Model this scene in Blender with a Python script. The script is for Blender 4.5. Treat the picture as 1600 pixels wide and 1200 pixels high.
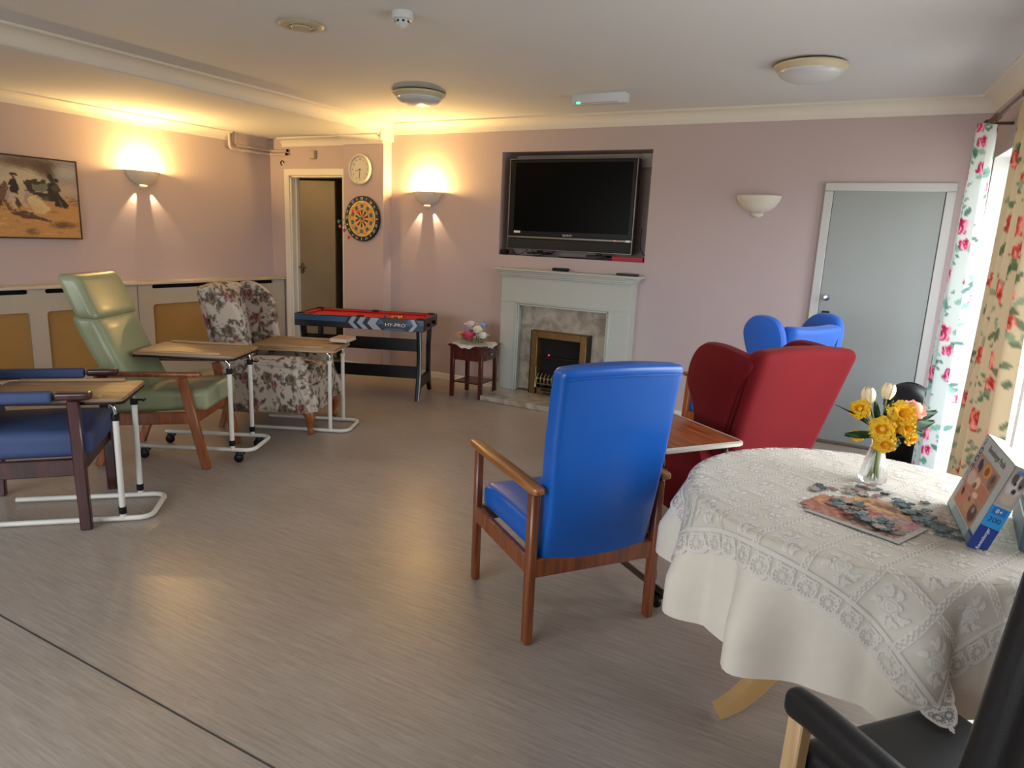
import bpy, bmesh, math, random
import numpy as np
from mathutils import Matrix, Vector, Euler
for o in list(bpy.data.objects): bpy.data.objects.remove(o)
SC = bpy.context.scene
COL = SC.collection
R_ = math.radians
# ---------------------------------------------------------------- camera
F_PX, YAW, PITCH, ROLL, CAMH = 1074.15, R_(-28.36949), R_(12.0831), R_(-2.58481), 1.5
cy, sy, cp, sp = math.cos(YAW), math.sin(YAW), math.cos(PITCH), math.sin(PITCH)
fwd = Vector((sy*cp, cy*cp, -sp)); rgt = Vector((cy, -sy, 0)); dwn = fwd.cross(rgt)
c_, s_ = math.cos(ROLL), math.sin(ROLL)
r2 = c_*rgt + s_*dwn; d2 = -s_*rgt + c_*dwn
cam_d = bpy.data.cameras.new('camera'); cam = bpy.data.objects.new('camera', cam_d); COL.objects.link(cam)
cam_d.sensor_width = 36; cam_d.lens = F_PX/1600*36; cam_d.clip_start = .02
cam.matrix_world = Matrix(((r2.x, -d2.x, -fwd.x, 0), (r2.y, -d2.y, -fwd.y, 0), (r2.z, -d2.z, -fwd.z, CAMH), (0, 0, 0, 1)))
SC.camera = cam
# ---------------------------------------------------------------- world, daylight, exposure
SC.view_settings.view_transform = 'Standard'; SC.view_settings.look = 'None'
SC.view_settings.gamma = 1; SC.view_settings.use_curve_mapping = False
SC.view_settings.exposure = 0.5
w = bpy.data.worlds.new('overcast_sky'); SC.world = w; w.use_nodes = True
bg = w.node_tree.nodes['Background']; wt = w.node_tree; wc = wt.nodes.new('ShaderNodeTexCoord'); wx_ = wt.nodes.new('ShaderNodeSeparateXYZ'); wr_ = wt.nodes.new('ShaderNodeValToRGB')
wt.links.new(wc.outputs['Generated'], wx_.inputs[0]); wt.links.new(wx_.outputs['Z'], wr_.inputs[0]); wt.links.new(wr_.outputs[0], bg.inputs[0])
e_ = wr_.color_ramp.elements; e_[0].position = .0; e_[0].color = (.50, .50, .45, 1); e_[1].position = .02; e_[1].color = (.86, .93, 1.0, 1)     # paved ground below, overcast sky above
bg.inputs[1].default_value = 7.0
SCONCE_UP, SCONCE_DOWN = 54.0, 9.0
WARM = (1.0, .62, .20)
# ---------------------------------------------------------------- helpers
def link(o, parent=None):
    COL.objects.link(o)
    if parent is not None: o.parent = parent
    return o
def tag(o, label=None, cat=None, group=None, kind=None):
    if label: o['label'] = label
    if cat: o['category'] = cat
    if group: o['group'] = group
    if kind: o['kind'] = kind
    return o
def thing(name, label, cat, loc=(0, 0, 0), rz=0, group=None):
    o = bpy.data.objects.new(name, None); o.empty_display_size = .1; link(o)
    o.location = loc; o.rotation_euler = (0, 0, rz)
    return tag(o, label, cat, group)
class B:
    def __init__(s): s.v = []; s.f = []
    def add(s, vs, fs, T=None):
        n = len(s.v)
        for p in vs:
            p = Vector(p)
            s.v.append(T @ p if T is not None else p)
        s.f += [tuple(i+n for i in f) for f in fs]; return s
    def box(s, c, size, bev=0, rot=None, fn=None):
        hx, hy, hz = [a/2 for a in size]; b = min(bev, hx*.9, hy*.9, hz*.9)
        T = Matrix.Translation(c) @ (Euler(rot).to_matrix().to_4x4() if rot else Matrix())
        if b <= 0:
            vs = [(x*hx, y*hy, z*hz) for x in (-1, 1) for y in (-1, 1) for z in (-1, 1)]
            fs = [(0, 1, 3, 2), (4, 6, 7, 5), (0, 4, 5, 1), (2, 3, 7, 6), (0, 2, 6, 4), (1, 5, 7, 3)]
        else:
            vs = []; ix = {}
            for x in (-1, 1):
                for y in (-1, 1):
                    for z in (-1, 1):
                        for k in range(3):
                            q = [x*(hx-b), y*(hy-b), z*(hz-b)]; q[k] += (x, y, z)[k]*b
                            ix[(x, y, z, k)] = len(vs); vs.append(tuple(q))
            fs = []
            for k in range(3):
                a, c2 = [(1, 2), (0, 2), (0, 1)][k]
                for sg in (-1, 1):
                    f = []
                    for p, q in ((-1, -1), (1, -1), (1, 1), (-1, 1)):
                        t = [0, 0, 0]; t[k] = sg; t[a] = p; t[c2] = q; f.append(ix[(*t, k)])
                    fs.append(tuple(f))
            for k in range(3):
                a, c2 = [(1, 2), (0, 2), (0, 1)][k]
                for p in (-1, 1):
                    for q in (-1, 1):
                        t0 = [0, 0, 0]; t0[k] = -1; t0[a] = p; t0[c2] = q
                        t1 = list(t0); t1[k] = 1
                        fs.append((ix[(*t0, a)], ix[(*t1, a)], ix[(*t1, c2)], ix[(*t0, c2)]))
            for x in (-1, 1):
                for y in (-1, 1):
                    for z in (-1, 1): fs.append(tuple(ix[(x, y, z, k)] for k in range(3)))
        if fn: vs = [fn(*p) for p in vs]
        return s.add(vs, fs, T)
    def bar(s, p0, p1, w, h, bev=.003, up=(0, 0, 1)):
        p0, p1 = Vector(p0), Vector(p1); d = p1-p0; x = d.normalized(); u = Vector(up)
        y = u.cross(x)
        if y.length < 1e-4: y = Vector((0, 1, 0)).cross(x)
        y.normalize(); z = x.cross(y); m = (p0+p1)/2
        T = Matrix(((x.x, y.x, z.x, m.x), (x.y, y.y, z.y, m.y), (x.z, y.z, z.z, m.z), (0, 0, 0, 1)))
        b = B().box((0, 0, 0), (d.length, w, h), bev)
        return s.add(b.v, b.f, T)
    def tube(s, pts, r, n=10, closed=False, cap=True):
        pts = [Vector(p) for p in pts]; m = len(pts)
        rs = r if isinstance(r, (list, tuple)) else [r]*m
        vs = []; fs = []; prev = None
        for i in range(m):
            a = pts[(i-1) % m] if (closed or i > 0) else pts[i]
            c = pts[(i+1) % m] if (closed or i < m-1) else pts[i]
            t = (c-a).normalized()
            if prev is None:
                u = Vector((0, 0, 1)) if abs(t.z) < .9 else Vector((1, 0, 0))
                nrm = (u - t*u.dot(t)).normalized()
            else:
                nrm = prev - t*prev.dot(t); nrm.normalize()
            prev = nrm; bn = t.cross(nrm)
            for k in range(n):
                q = 2*math.pi*k/n; vs.append(pts[i] + (nrm*math.cos(q)+bn*math.sin(q))*rs[i])
        for i in range(m if closed else m-1):
            j = (i+1) % m
            for k in range(n): fs.append((i*n+k, i*n+(k+1) % n, j*n+(k+1) % n, j*n+k))
        if cap and not closed: fs += [tuple(range(n))[::-1], tuple(range((m-1)*n, m*n))]
        return s.add(vs, fs)
    def lathe(s, prof, n=24, c=(0, 0, 0), a0=0, a1=2*math.pi, T=None):
        full = abs(a1-a0-2*math.pi) < 1e-6; k = n if full else n+1; vs = []; fs = []
        for r, z in prof:
            for i in range(k):
                q = a0+(a1-a0)*i/n; vs.append((c[0]+r*math.cos(q), c[1]+r*math.sin(q), c[2]+z))
        for j in range(len(prof)-1):
            for i in range(n):
                i2 = (i+1) % k; fs.append((j*k+i, j*k+i2, (j+1)*k+i2, (j+1)*k+i))
        return s.add(vs, fs, T)
    def prism(s, poly, t, b=0, T=None):
        # polygon in (x, y), extruded along z, -t/2..t/2, edges rounded by b
        n = len(poly); P = [Vector(p) for p in poly]
        area = sum(P[i].x*P[(i+1) % n].y-P[(i+1) % n].x*P[i].y for i in range(n))
        if area < 0: P = P[::-1]
        def inset(d):
            o = []
            for i in range(n):
                a, c, e = P[i-1], P[i], P[(i+1) % n]
                d1 = (c-a).normalized(); d2_ = (e-c).normalized()
                n1 = Vector((-d1.y, d1.x)); n2 = Vector((-d2_.y, d2_.x)); m = (n1+n2)
                if m.length < 1e-6: m = n1
                m.normalize(); k = max(.4, m.dot(n1)); o.append(c+m*d/k)
            return o
        if b > 0: lay = [(-t/2, b), (-t/2+b*.3, b*.3), (-t/2+b, 0), (t/2-b, 0), (t/2-b*.3, b*.3), (t/2, b)]
        else: lay = [(-t/2, 0), (t/2, 0)]
        vs = []
        for z, d in lay: vs += [(p.x, p.y, z) for p in (inset(d) if d else P)]
        fs = [tuple(range(n))[::-1], tuple(range((len(lay)-1)*n, len(lay)*n))]
        for j in range(len(lay)-1):
            for i in range(n): fs.append((j*n+i, j*n+(i+1) % n, (j+1)*n+(i+1) % n, (j+1)*n+i))
        return s.add(vs, fs, T)
    def rbox(s, size, r, n=10, c=(0, 0, 0), fn=None, rot=None):
        hx, hy, hz = [a/2 for a in size]; r = min(r, hx, hy, hz); key = {}; vs = []; fs = []
        def vid(p):
            k = tuple(round(a*1e5) for a in p)
            if k not in key:
                key[k] = len(vs); vs.append(p)
            return key[k]
        # sample positions put points inside the rounded border as well
        def samp(h):
            inner = max(h-r, 0); e = [-h, -h+.3*r, -h+.65*r]
            mid = [-inner+2*inner*i/n for i in range(n+1)]
            return e+mid+[-a for a in e[::-1]]
        S = [samp(hx), samp(hy), samp(hz)]; H = (hx, hy, hz)
        for k in range(3):
            a, b = [(1, 2), (2, 0), (0, 1)][k]
            for sg in (-1, 1):
                for i in range(len(S[a])-1):
                    for j in range(len(S[b])-1):
                        f = []
                        for di, dj in ((0, 0), (1, 0), (1, 1), (0, 1)):
                            p = [0, 0, 0]; p[k] = sg*H[k]; p[a] = S[a][i+di]; p[b] = S[b][j+dj]; f.append(vid(tuple(p)))
                        if len(set(f)) > 2: fs.append(tuple(f if sg > 0 else f[::-1]))
        out = []
        for p in vs:
            q = [max(-H[i]+r, min(H[i]-r, p[i])) for i in range(3)]
            d = Vector([p[i]-q[i] for i in range(3)])
            if d.length > 1e-9: d = d.normalized()*r
            o = Vector(q)+d
            out.append(Vector(fn(*o)) if fn else o)
        T = Matrix.Translation(c) @ (Euler(rot).to_matrix().to_4x4() if rot else Matrix())
        return s.add(out, fs, T)
    def grid(s, fn, nu, nv):
        vs = [fn(i/nu, j/nv) for j in range(nv+1) for i in range(nu+1)]
        fs = [(j*(nu+1)+i, j*(nu+1)+i+1, (j+1)*(nu+1)+i+1, (j+1)*(nu+1)+i) for j in range(nv) for i in range(nu)]
        return s.add(vs, fs)
    def mk(s, name, mat, parent=None, ang=40, fix=True, loc=None, rot=None):
        me = bpy.data.meshes.new(name); me.from_pydata([tuple(p) for p in s.v], [], s.f)
        if fix:
            bm = bmesh.new(); bm.from_mesh(me); bmesh.ops.recalc_face_normals(bm, faces=bm.faces); bm.to_mesh(me); bm.free()
        me.polygons.foreach_set('use_smooth', [True]*len(me.polygons)); me.set_sharp_from_angle(angle=R_(ang))
        me.materials.append(mat); me.update()
        o = bpy.data.objects.new(name, me); link(o, parent)
        if loc: o.location = loc
        if rot: o.rotation_euler = rot
        return o
XZ = Matrix(((1, 0, 0, 0), (0, 0, -1, 0), (0, 1, 0, 0), (0, 0, 0, 1)))      # prism (x,y)->(x,z)
YZ = Matrix(((0, 0, 1, 0), (1, 0, 0, 0), (0, 1, 0, 0), (0, 0, 0, 1)))       # prism (x,y)->(y,z)
def T3(*c): return Matrix.Translation(c)
def smooth_poly(pts, k=6):
    n = len(pts); o = []
    for i in range(n):
        p0, p1, p2, p3 = [Vector(pts[(i+j-1) % n]) for j in range(4)]
        for q in range(k):
            t = q/k
            o.append(.5*((2*p1)+(p2-p0)*t+(2*p0-5*p1+4*p2-p3)*t*t+(3*p1-p0-3*p2+p3)*t**3))
    return o
def smooth_path(pts, k=6):
    o = []; n = len(pts)
    for i in range(n-1):
        p0, p1, p2, p3 = [Vector(pts[max(0, min(n-1, i+j-1))]) for j in range(4)]
        for q in range(k):
            t = q/k
            o.append(.5*((2*p1)+(p2-p0)*t+(2*p0-5*p1+4*p2-p3)*t*t+(3*p1-p0-3*p2+p3)*t**3))
    return o+[Vector(pts[-1])]
def fillet_path(pts, r, k=5, closed=False):
    pts = [Vector(p) for p in pts]; o = []; n = len(pts)
    for i in range(n):
        if not closed and i in (0, n-1): o.append(pts[i]); continue
        a, b, c = pts[i-1], pts[i], pts[(i+1) % n]
        d1 = (a-b); d2_ = (c-b); q = min(r, d1.length*.48, d2_.length*.48)
        s0 = b+d1.normalized()*q; s1 = b+d2_.normalized()*q
        for j in range(k+1):
            t = j/k; o.append((1-t)**2*s0+2*t*(1-t)*b+t*t*s1)
    return o
def copy_tree(o, parent=None):
    c = o.copy(); COL.objects.link(c); c.parent = parent
    for ch in list(o.children): copy_tree(ch, c)
    return c
def text(body, size, mat, parent, M4, depth=.0006, align='CENTER', name='lettering', sx=1.0, shear=0):
    cu = bpy.data.curves.new(name, 'FONT'); cu.body = body; cu.size = size; cu.extrude = depth; cu.align_x = align; cu.align_y = 'CENTER'; cu.shear = shear
    to = bpy.data.objects.new(name, cu); COL.objects.link(to)
    me = bpy.data.meshes.new_from_object(to); bpy.data.objects.remove(to); me.name = name
    for v in me.vertices: v.co.x *= sx
    me.materials.clear(); me.materials.append(mat)
    o = bpy.data.objects.new(name, me); link(o, parent); o.matrix_basis = M4
    return o
def frame4(x, y, o):
    x = Vector(x).normalized(); y = Vector(y); y = (y-x*y.dot(x)).normalized(); z = x.cross(y); o = Vector(o)
    return Matrix(((x.x, y.x, z.x, o.x), (x.y, y.y, z.y, o.y), (x.z, y.z, z.z, o.z), (0, 0, 0, 1)))
# ---------------------------------------------------------------- materials
def nt(name):
    m = bpy.data.materials.new(name); m.use_nodes = True; t = m.node_tree
    return m, t, t.nodes['Principled BSDF']
def lin(h):
    h = h.lstrip('#'); o = []
    for i in (0, 2, 4):
        c = int(h[i:i+2], 16)/255; o.append(c/12.92 if c <= .04045 else ((c+.055)/1.055)**2.4)
    return tuple(o)
def cc(c): return lin(c) if isinstance(c, str) else tuple(c)
def mat(name, col, rough=.5, metal=0, var=.08, vs=6, bump=0, bs=250, stretch=(1, 1, 1), sheen=0, coat=0, spec=.5, trans=0, vs2=None):
    m, t, p = nt(name); col = cc(col)
    tc = t.nodes.new('ShaderNodeTexCoord'); mp = t.nodes.new('ShaderNodeMapping'); mp.inputs['Scale'].default_value = stretch
    t.links.new(tc.outputs['Object'], mp.inputs[0])
    nz = t.nodes.new('ShaderNodeTexNoise'); nz.inputs['Scale'].default_value = vs; nz.inputs['Detail'].default_value = 5
    t.links.new(mp.outputs[0], nz.inputs['Vector'])
    mx = t.nodes.new('ShaderNodeMix'); mx.data_type = 'RGBA'
    mx.inputs[6].default_value = (*[max(0, c*(1-var)) for c in col], 1); mx.inputs[7].default_value = (*[min(1, c*(1+var)) for c in col], 1)
    t.links.new(nz.outputs[0], mx.inputs[0]); t.links.new(mx.outputs[2], p.inputs['Base Color'])
    p.inputs['Roughness'].default_value = rough; p.inputs['Metallic'].default_value = metal
    p.inputs['Specular IOR Level'].default_value = spec
    if sheen: p.inputs['Sheen Weight'].default_value = sheen
    if coat: p.inputs['Coat Weight'].default_value = coat; p.inputs['Coat Roughness'].default_value = .15
    if bump:
        n2 = t.nodes.new('ShaderNodeTexNoise'); n2.inputs['Scale'].default_value = bs; t.links.new(mp.outputs[0], n2.inputs['Vector'])
        bp = t.nodes.new('ShaderNodeBump'); bp.inputs['Strength'].default_value = bump; bp.inputs['Distance'].default_value = .002
        t.links.new(n2.outputs[0], bp.inputs['Height']); t.links.new(bp.outputs[0], p.inputs['Normal'])
    return m
def wood(name, c1, c2, rough=.4, scale=3, axis=0, coat=.2):
    m, t, p = nt(name); c1, c2 = cc(c1), cc(c2)
    tc = t.nodes.new('ShaderNodeTexCoord'); mp = t.nodes.new('ShaderNodeMapping')
    st = [14, 14, 14]; st[axis] = 1.2; mp.inputs['Scale'].default_value = st
    t.links.new(tc.outputs['Object'], mp.inputs[0])
    nz = t.nodes.new('ShaderNodeTexNoise'); nz.inputs['Scale'].default_value = scale; nz.inputs['Detail'].default_value = 6; nz.inputs['Distortion'].default_value = .6
    t.links.new(mp.outputs[0], nz.inputs['Vector'])
    rp = t.nodes.new('ShaderNodeValToRGB'); e = rp.color_ramp.elements
    e[0].position = .35; e[0].color = (*c1, 1); e[1].position = .68; e[1].color = (*c2, 1)
    t.links.new(nz.outputs[0], rp.inputs[0]); t.links.new(rp.outputs[0], p.inputs['Base Color'])
    p.inputs['Roughness'].default_value = rough; p.inputs['Coat Weight'].default_value = coat; p.inputs['Coat Roughness'].default_value = .2
    return m
def vcol(name, rough=.8, translucent=0, attr='Col'):
    m, t, p = nt(name); a = t.nodes.new('ShaderNodeAttribute'); a.attribute_name = attr
    t.links.new(a.outputs['Color'], p.inputs['Base Color']); p.inputs['Roughness'].default_value = rough
    if translucent:
        tr = t.nodes.new('ShaderNodeBsdfTranslucent'); t.links.new(a.outputs['Color'], tr.inputs[0])
        ms = t.nodes.new('ShaderNodeMixShader'); ms.inputs[0].default_value = translucent
        t.links.new(p.outputs[0], ms.inputs[1]); t.links.new(tr.outputs[0], ms.inputs[2])
        t.links.new(ms.outputs[0], t.nodes['Material Output'].inputs[0])
    return m
def emit(name, col, s):
    m, t, p = nt(name); p.inputs['Base Color'].default_value = (*col, 1)
    p.inputs['Emission Color'].default_value = (*col, 1); p.inputs['Emission Strength'].default_value = s
    return m
def setcol(o, cols, attr='Col'):
    a = o.data.color_attributes.new(name=attr, type='FLOAT_COLOR', domain='POINT')
    c = np.ones((len(o.data.vertices), 4), np.float32); c[:, :3] = cols; a.data.foreach_set('color', c.ravel())
def printed(name, parent, M4, wd, ht, fn, mt, nu=120, nv=90):
    # a flat print: grid in local (x, y) coloured by fn(u, v) -> rgb
    u, v = np.meshgrid(np.linspace(0, 1, nu+1), np.linspace(0, 1, nv+1))
    vs = np.stack([(u.ravel()-.5)*wd, (v.ravel()-.5)*ht, np.zeros(u.size)], 1)
    fs = [(j*(nu+1)+i, j*(nu+1)+i+1, (j+1)*(nu+1)+i+1, (j+1)*(nu+1)+i) for j in range(nv) for i in range(nu)]
    me = bpy.data.meshes.new(name); me.from_pydata(vs.tolist(), [], fs); me.materials.append(mt)
    o = bpy.data.objects.new(name, me); link(o, parent); o.matrix_basis = M4
    setcol(o, fn(u.ravel(), v.ravel())); return o
# pattern painters (numpy)
def blend(c, mask, col):
    mask = np.clip(mask, 0, 1)[:, None]; return c*(1-mask)+np.array(col)[None]*mask
def sm(a, b, x): t = np.clip((x-a)/(b-a+1e-9), 0, 1); return t*t*(3-2*t)
def ell(u, v, cx, cy_, rx, ry, a=0, soft=.2):
    x = (u-cx)*math.cos(a)+(v-cy_)*math.sin(a); y = -(u-cx)*math.sin(a)+(v-cy_)*math.cos(a)
    return 1-sm(1-soft, 1+soft, np.sqrt((x/rx)**2+(y/ry)**2))
def leafm(u, v, cx, cy_, L, W, a, soft=.15):
    x = ((u-cx)*math.cos(a)+(v-cy_)*math.sin(a))/L; y = (-(u-cx)*math.sin(a)+(v-cy_)*math.cos(a))/W
    k = np.clip(4*x*(1-x), 0, 1); return ((x > 0) & (x < 1))*(1-sm(.8, 1.1, np.abs(y)/(.5*k+1e-6)))
def near(u, v, cx, cy_, r): return np.nonzero((np.abs(u-cx) < r) & (np.abs(v-cy_) < r))[0]
def stamp_leaf(c, u, v, cx, cy_, L, W, a, col, k=.9):
    i = near(u, v, cx, cy_, L*1.1)
    if i.size: c[i] = blend(c[i], leafm(u[i], v[i], cx, cy_, L, W, a)*k, col)
def stamp_rose(c, u, v, cx, cy_, r, dark, mid, light):
    i = near(u, v, cx, cy_, r*1.3)
    if i.size: c[i] = rose(c[i], u[i], v[i], cx, cy_, r, dark, mid, light)
def polym(u, v, pts):
    m = np.zeros(u.shape, bool); n = len(pts)
    for i in range(n):
        (x0, y0), (x1, y1) = pts[i], pts[(i+1) % n]
        if y0 == y1: continue
        m ^= ((y0 > v) != (y1 > v)) & (u < (x1-x0)*(v-y0)/(y1-y0)+x0)
    return m.astype(float)
def dense(o, L):
    bm = bmesh.new(); bm.from_mesh(o.data)
    for _ in range(9):
        bmesh.ops.triangulate(bm, faces=bm.faces)
        ed = [e for e in bm.edges if e.calc_length() > L]
        if not ed: break
        bmesh.ops.subdivide_edges(bm, edges=ed, cuts=1)
    bmesh.ops.triangulate(bm, faces=bm.faces); bm.to_mesh(o.data); bm.free(); o.data.update()
def rose(c, u, v, cx, cy_, r, dark, mid, light):
    x, y = u-cx, v-cy_; d = np.sqrt(x*x+y*y)/r; a = np.arctan2(y, x)
    edge = .88+.12*np.cos(5*a+cx*40)+.05*np.cos(9*a)
    m = 1-sm(edge-.06, edge+.04, d)
    t = np.sin(9*d+2.2*np.sin(2*a+3*d)+a)
    k = c.copy(); k = blend(k, m, mid); k = blend(k, m*sm(.2, .7, t), light); k = blend(k, m*sm(.3, .8, -t), dark); k = blend(k, m*(1-sm(.1, .3, d)), dark)
    return k
# ---------------------------------------------------------------- shared materials
m_wall = mat('lilac_wall_paint', '#b7a6a5', .75, var=.03, vs=1.5, bump=.08, bs=90)
m_ceil = mat('ceiling_paint', '#cfd0d2', .85, var=.02, vs=2, bump=.05, bs=60)
m_white = mat('white_gloss_paint', '#d9d4c8', .4, var=.03)
m_grey = mat('grey_green_paint', '#b0b2aa', .42, var=.03, vs=3)
m_rad = mat('radiator_cover_paint', '#b4aa98', .5, var=.06, vs=4)
m_door = mat('grey_door_paint', '#8f9391', .42, var=.03)
m_frame = mat('door_frame_paint', '#b9b8b6', .42, var=.03)
m_black = mat('black_plastic', '#080809', .4, var=.1, spec=.3)
m_chrome = mat('chrome', '#c8c8c8', .15, 1, var=.02)
m_tubew = mat('white_tube', '#d6d2c8', .35, var=.04)
m_brass = mat('antique_brass', '#745632', .45, .7, var=.35, vs=18)
m_dark = mat('dark_void', '#0a0806', .9, var=.1)
m_text = mat('white_print', '#dcdcdc', .5, var=0)
def floor_mat():
    m, t, p = nt('vinyl_floor'); N = t.nodes; L = t.links
    tc = N.new('ShaderNodeTexCoord')
    def noise(sc, st, det=6):
        mp = N.new('ShaderNodeMapping'); mp.inputs['Scale'].default_value = st; L.new(tc.outputs['Object'], mp.inputs[0])
        n = N.new('ShaderNodeTexNoise'); n.inputs['Scale'].default_value = sc; n.inputs['Detail'].default_value = det; L.new(mp.outputs[0], n.inputs[0]); return n
    a = noise(1, (5, 90, 1)); b = noise(1, (1.3, 2.2, 1), 3); c = noise(1, (16, 210, 1), 3)
    r1 = N.new('ShaderNodeValToRGB'); e = r1.color_ramp.elements
    e[0].position = .32; e[0].color = (*lin('#988d82'), 1); e[1].position = .7; e[1].color = (*lin('#ada297'), 1)
    L.new(a.outputs[0], r1.inputs[0])
    r2_ = N.new('ShaderNodeValToRGB'); e = r2_.color_ramp.elements
    e[0].position = .30; e[0].color = (.72, .72, .72, 1); e[1].position = .42; e[1].color = (1, 1, 1, 1); L.new(c.outputs[0], r2_.inputs[0])
    r3 = N.new('ShaderNodeValToRGB'); e = r3.color_ramp.elements
    e[0].position = .3; e[0].color = (.86, .84, .82, 1); e[1].position = .7; e[1].color = (1, 1, 1, 1); L.new(b.outputs[0], r3.inputs[0])
    x = N.new('ShaderNodeMix'); x.data_type = 'RGBA'; x.blend_type = 'MULTIPLY'; x.inputs[0].default_value = .8
    L.new(r1.outputs[0], x.inputs[6]); L.new(r2_.outputs[0], x.inputs[7])
    y = N.new('ShaderNodeMix'); y.data_type = 'RGBA'; y.blend_type = 'MULTIPLY'; y.inputs[0].default_value = 1
    L.new(x.outputs[2], y.inputs[6]); L.new(r3.outputs[0], y.inputs[7]); L.new(y.outputs[2], p.inputs['Base Color'])
    rr = N.new('ShaderNodeMapRange'); rr.inputs['To Min'].default_value = .24; rr.inputs['To Max'].default_value = .40
    L.new(b.outputs[0], rr.inputs[0]); L.new(rr.outputs[0], p.inputs['Roughness'])
    bp = N.new('ShaderNodeBump'); bp.inputs['Strength'].default_value = .03; bp.inputs['Distance'].default_value = .002
    L.new(a.outputs[0], bp.inputs['Height']); L.new(bp.outputs[0], p.inputs['Normal'])
    return m
m_floor = floor_mat()
def glass_thin(name, blend=.12):
    m, t, p = nt(name); N = t.nodes; L = t.links
    tr = N.new('ShaderNodeBsdfTransparent'); gl = N.new('ShaderNodeBsdfGlossy'); gl.inputs['Roughness'].default_value = .02
    lw = N.new('ShaderNodeLayerWeight'); lw.inputs[0].default_value = blend
    ge = N.new('ShaderNodeNewGeometry'); iv = N.new('ShaderNodeMath'); iv.operation = 'SUBTRACT'; iv.inputs[0].default_value = 1; L.new(ge.outputs['Backfacing'], iv.inputs[1])
    mu = N.new('ShaderNodeMath'); mu.operation = 'MULTIPLY'; L.new(lw.outputs['Fresnel'], mu.inputs[0]); L.new(iv.outputs[0], mu.inputs[1])
    ms = N.new('ShaderNodeMixShader'); L.new(mu.outputs[0], ms.inputs[0]); L.new(tr.outputs[0], ms.inputs[1]); L.new(gl.outputs[0], ms.inputs[2])
    L.new(ms.outputs[0], N['Material Output'].inputs[0]); return m
m_glass = glass_thin('window_glass', .05)
# ---------------------------------------------------------------- the setting
XL, YB, YD, YP, ZC, ZA, XB = -6.4, 5.9, 5.82, 5.77, 2.57, 2.457, -4.72
def struct(o): o['kind'] = 'structure'; return o
fl_o = struct(B().box((-2.4, 3.0, -.05), (9.2, 10.4, .1)).mk('floor', m_floor))
B().box((-3.3, 1.172, .0006), (6.0, .006, .0012)).mk('seam', mat('floor_seam', '#3f3d3b', .6, var=.3, vs=15), fl_o)
struct(B().box(((XB+1.4)/2, 2.0, ZC+.06), (1.4-XB, 7.9, .12)).mk('ceiling', m_ceil))
struct(B().box(((XB-6.7)/2, 2.0, ZA+.1165), (XB+6.7, 7.9, .233)).mk('ceiling', m_ceil))
# left wall
struct(B().box((XL-.1, 2.0, 1.3), (.2, 8.0, 2.6)).mk('wall_left', m_wall))
# back wall with the television niche, alcove wall with a doorway, pillar
NX0, NX1, NZ0, NZ1, ND = -3.40, -1.93, 1.327, 2.277, .30
wb = B()
wb.box(((XB+NX0)/2, YB+.2, 1.3), (NX0-XB, .4, 2.6)); wb.box(((NX1+.6)/2, YB+.2, 1.3), (.6-NX1, .4, 2.6))
wb.box(((NX0+NX1)/2, YB+.2, NZ0/2), (NX1-NX0, .4, NZ0)); wb.box(((NX0+NX1)/2, YB+.2, (NZ1+2.6)/2), (NX1-NX0, .4, 2.6-NZ1))
wb.box(((NX0+NX1)/2, YB+ND+.05, (NZ0+NZ1)/2), (NX1-NX0, .1, NZ1-NZ0))
struct(wb.mk('wall_back', m_wall))
DX0, DX1, DZ = -6.10, -5.29, 2.065
wd = B()
wd.box(((XL+DX0)/2, YD+.06, 1.3), (DX0-XL, .12, 2.6)); wd.box(((DX1-4.75)/2, YD+.06, 1.3), (-4.75-DX1, .12, 2.6))
wd.box(((DX0+DX1)/2, YD+.06, (DZ+2.6)/2), (DX1-DX0, .12, 2.6-DZ))
struct(wd.mk('wall_alcove', m_wall))
struct(B().box(((-5.262+XB)/2, (YP+YB+.1)/2, 1.3), (XB+5.262, YB+.1-YP, 2.6), .004).mk('wall_pillar', m_wall))
# corridor behind the doorway
m_corr = mat('corridor_paint', '#8f7f6a', .8)
cr = B(); cr.box((-5.9, 7.5, 1.3), (2.4, .1, 2.6)); cr.box((-6.75, 6.7, 1.3), (.1, 1.6, 2.6)); cr.box((-4.7, 6.75, 1.3), (.1, 1.5, 2.6)); cr.box((-5.7, 6.72, 2.5), (2.2, 1.6, .1))
struct(cr.mk('wall_corridor', m_corr))
d1 = tag(thing('door_1', None, None), kind='structure')
fr = B(); cw = .075
fr.box((DX0-cw/2+.01, YD-.012, DZ/2+.02), (cw, .03, DZ+.06), .006); fr.box((DX1+cw/2-.01, YD-.012, DZ/2+.02), (cw, .03, DZ+.06), .006)
fr.box(((DX0+DX1)/2, YD-.012, DZ+.03), (DX1-DX0+2*cw-.02, .032, cw), .006)
fr.box((DX0+.014, YD+.06, DZ/2), (.028, .13, DZ)); fr.box((DX1-.014, YD+.06, DZ/2), (.028, .13, DZ)); fr.box(((DX0+DX1)/2, YD+.06, DZ-.012), (DX1-DX0, .13, .024))
fr.box((DX0+.036, YD+.075, DZ/2), (.018, .04, DZ))
fr.mk('door_frame', m_white, d1)
lf = B().bar((-6.06, YD+.11, 1.02), (-5.60, YD+.20, 1.02), .04, 2.0, .004).mk('door_leaf', mat('door_leaf_paint', '#7d6f58', .5), d1)
hb = B().box((-6.02, YD+.085, 1.04), (.035, .012, .12), .004).tube([(-6.02, YD+.08, 1.05), (-6.02, YD+.04, 1.05), (-5.93, YD+.045, 1.05)], .008, 8)
hb.mk('handle', m_brass, lf)
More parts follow.
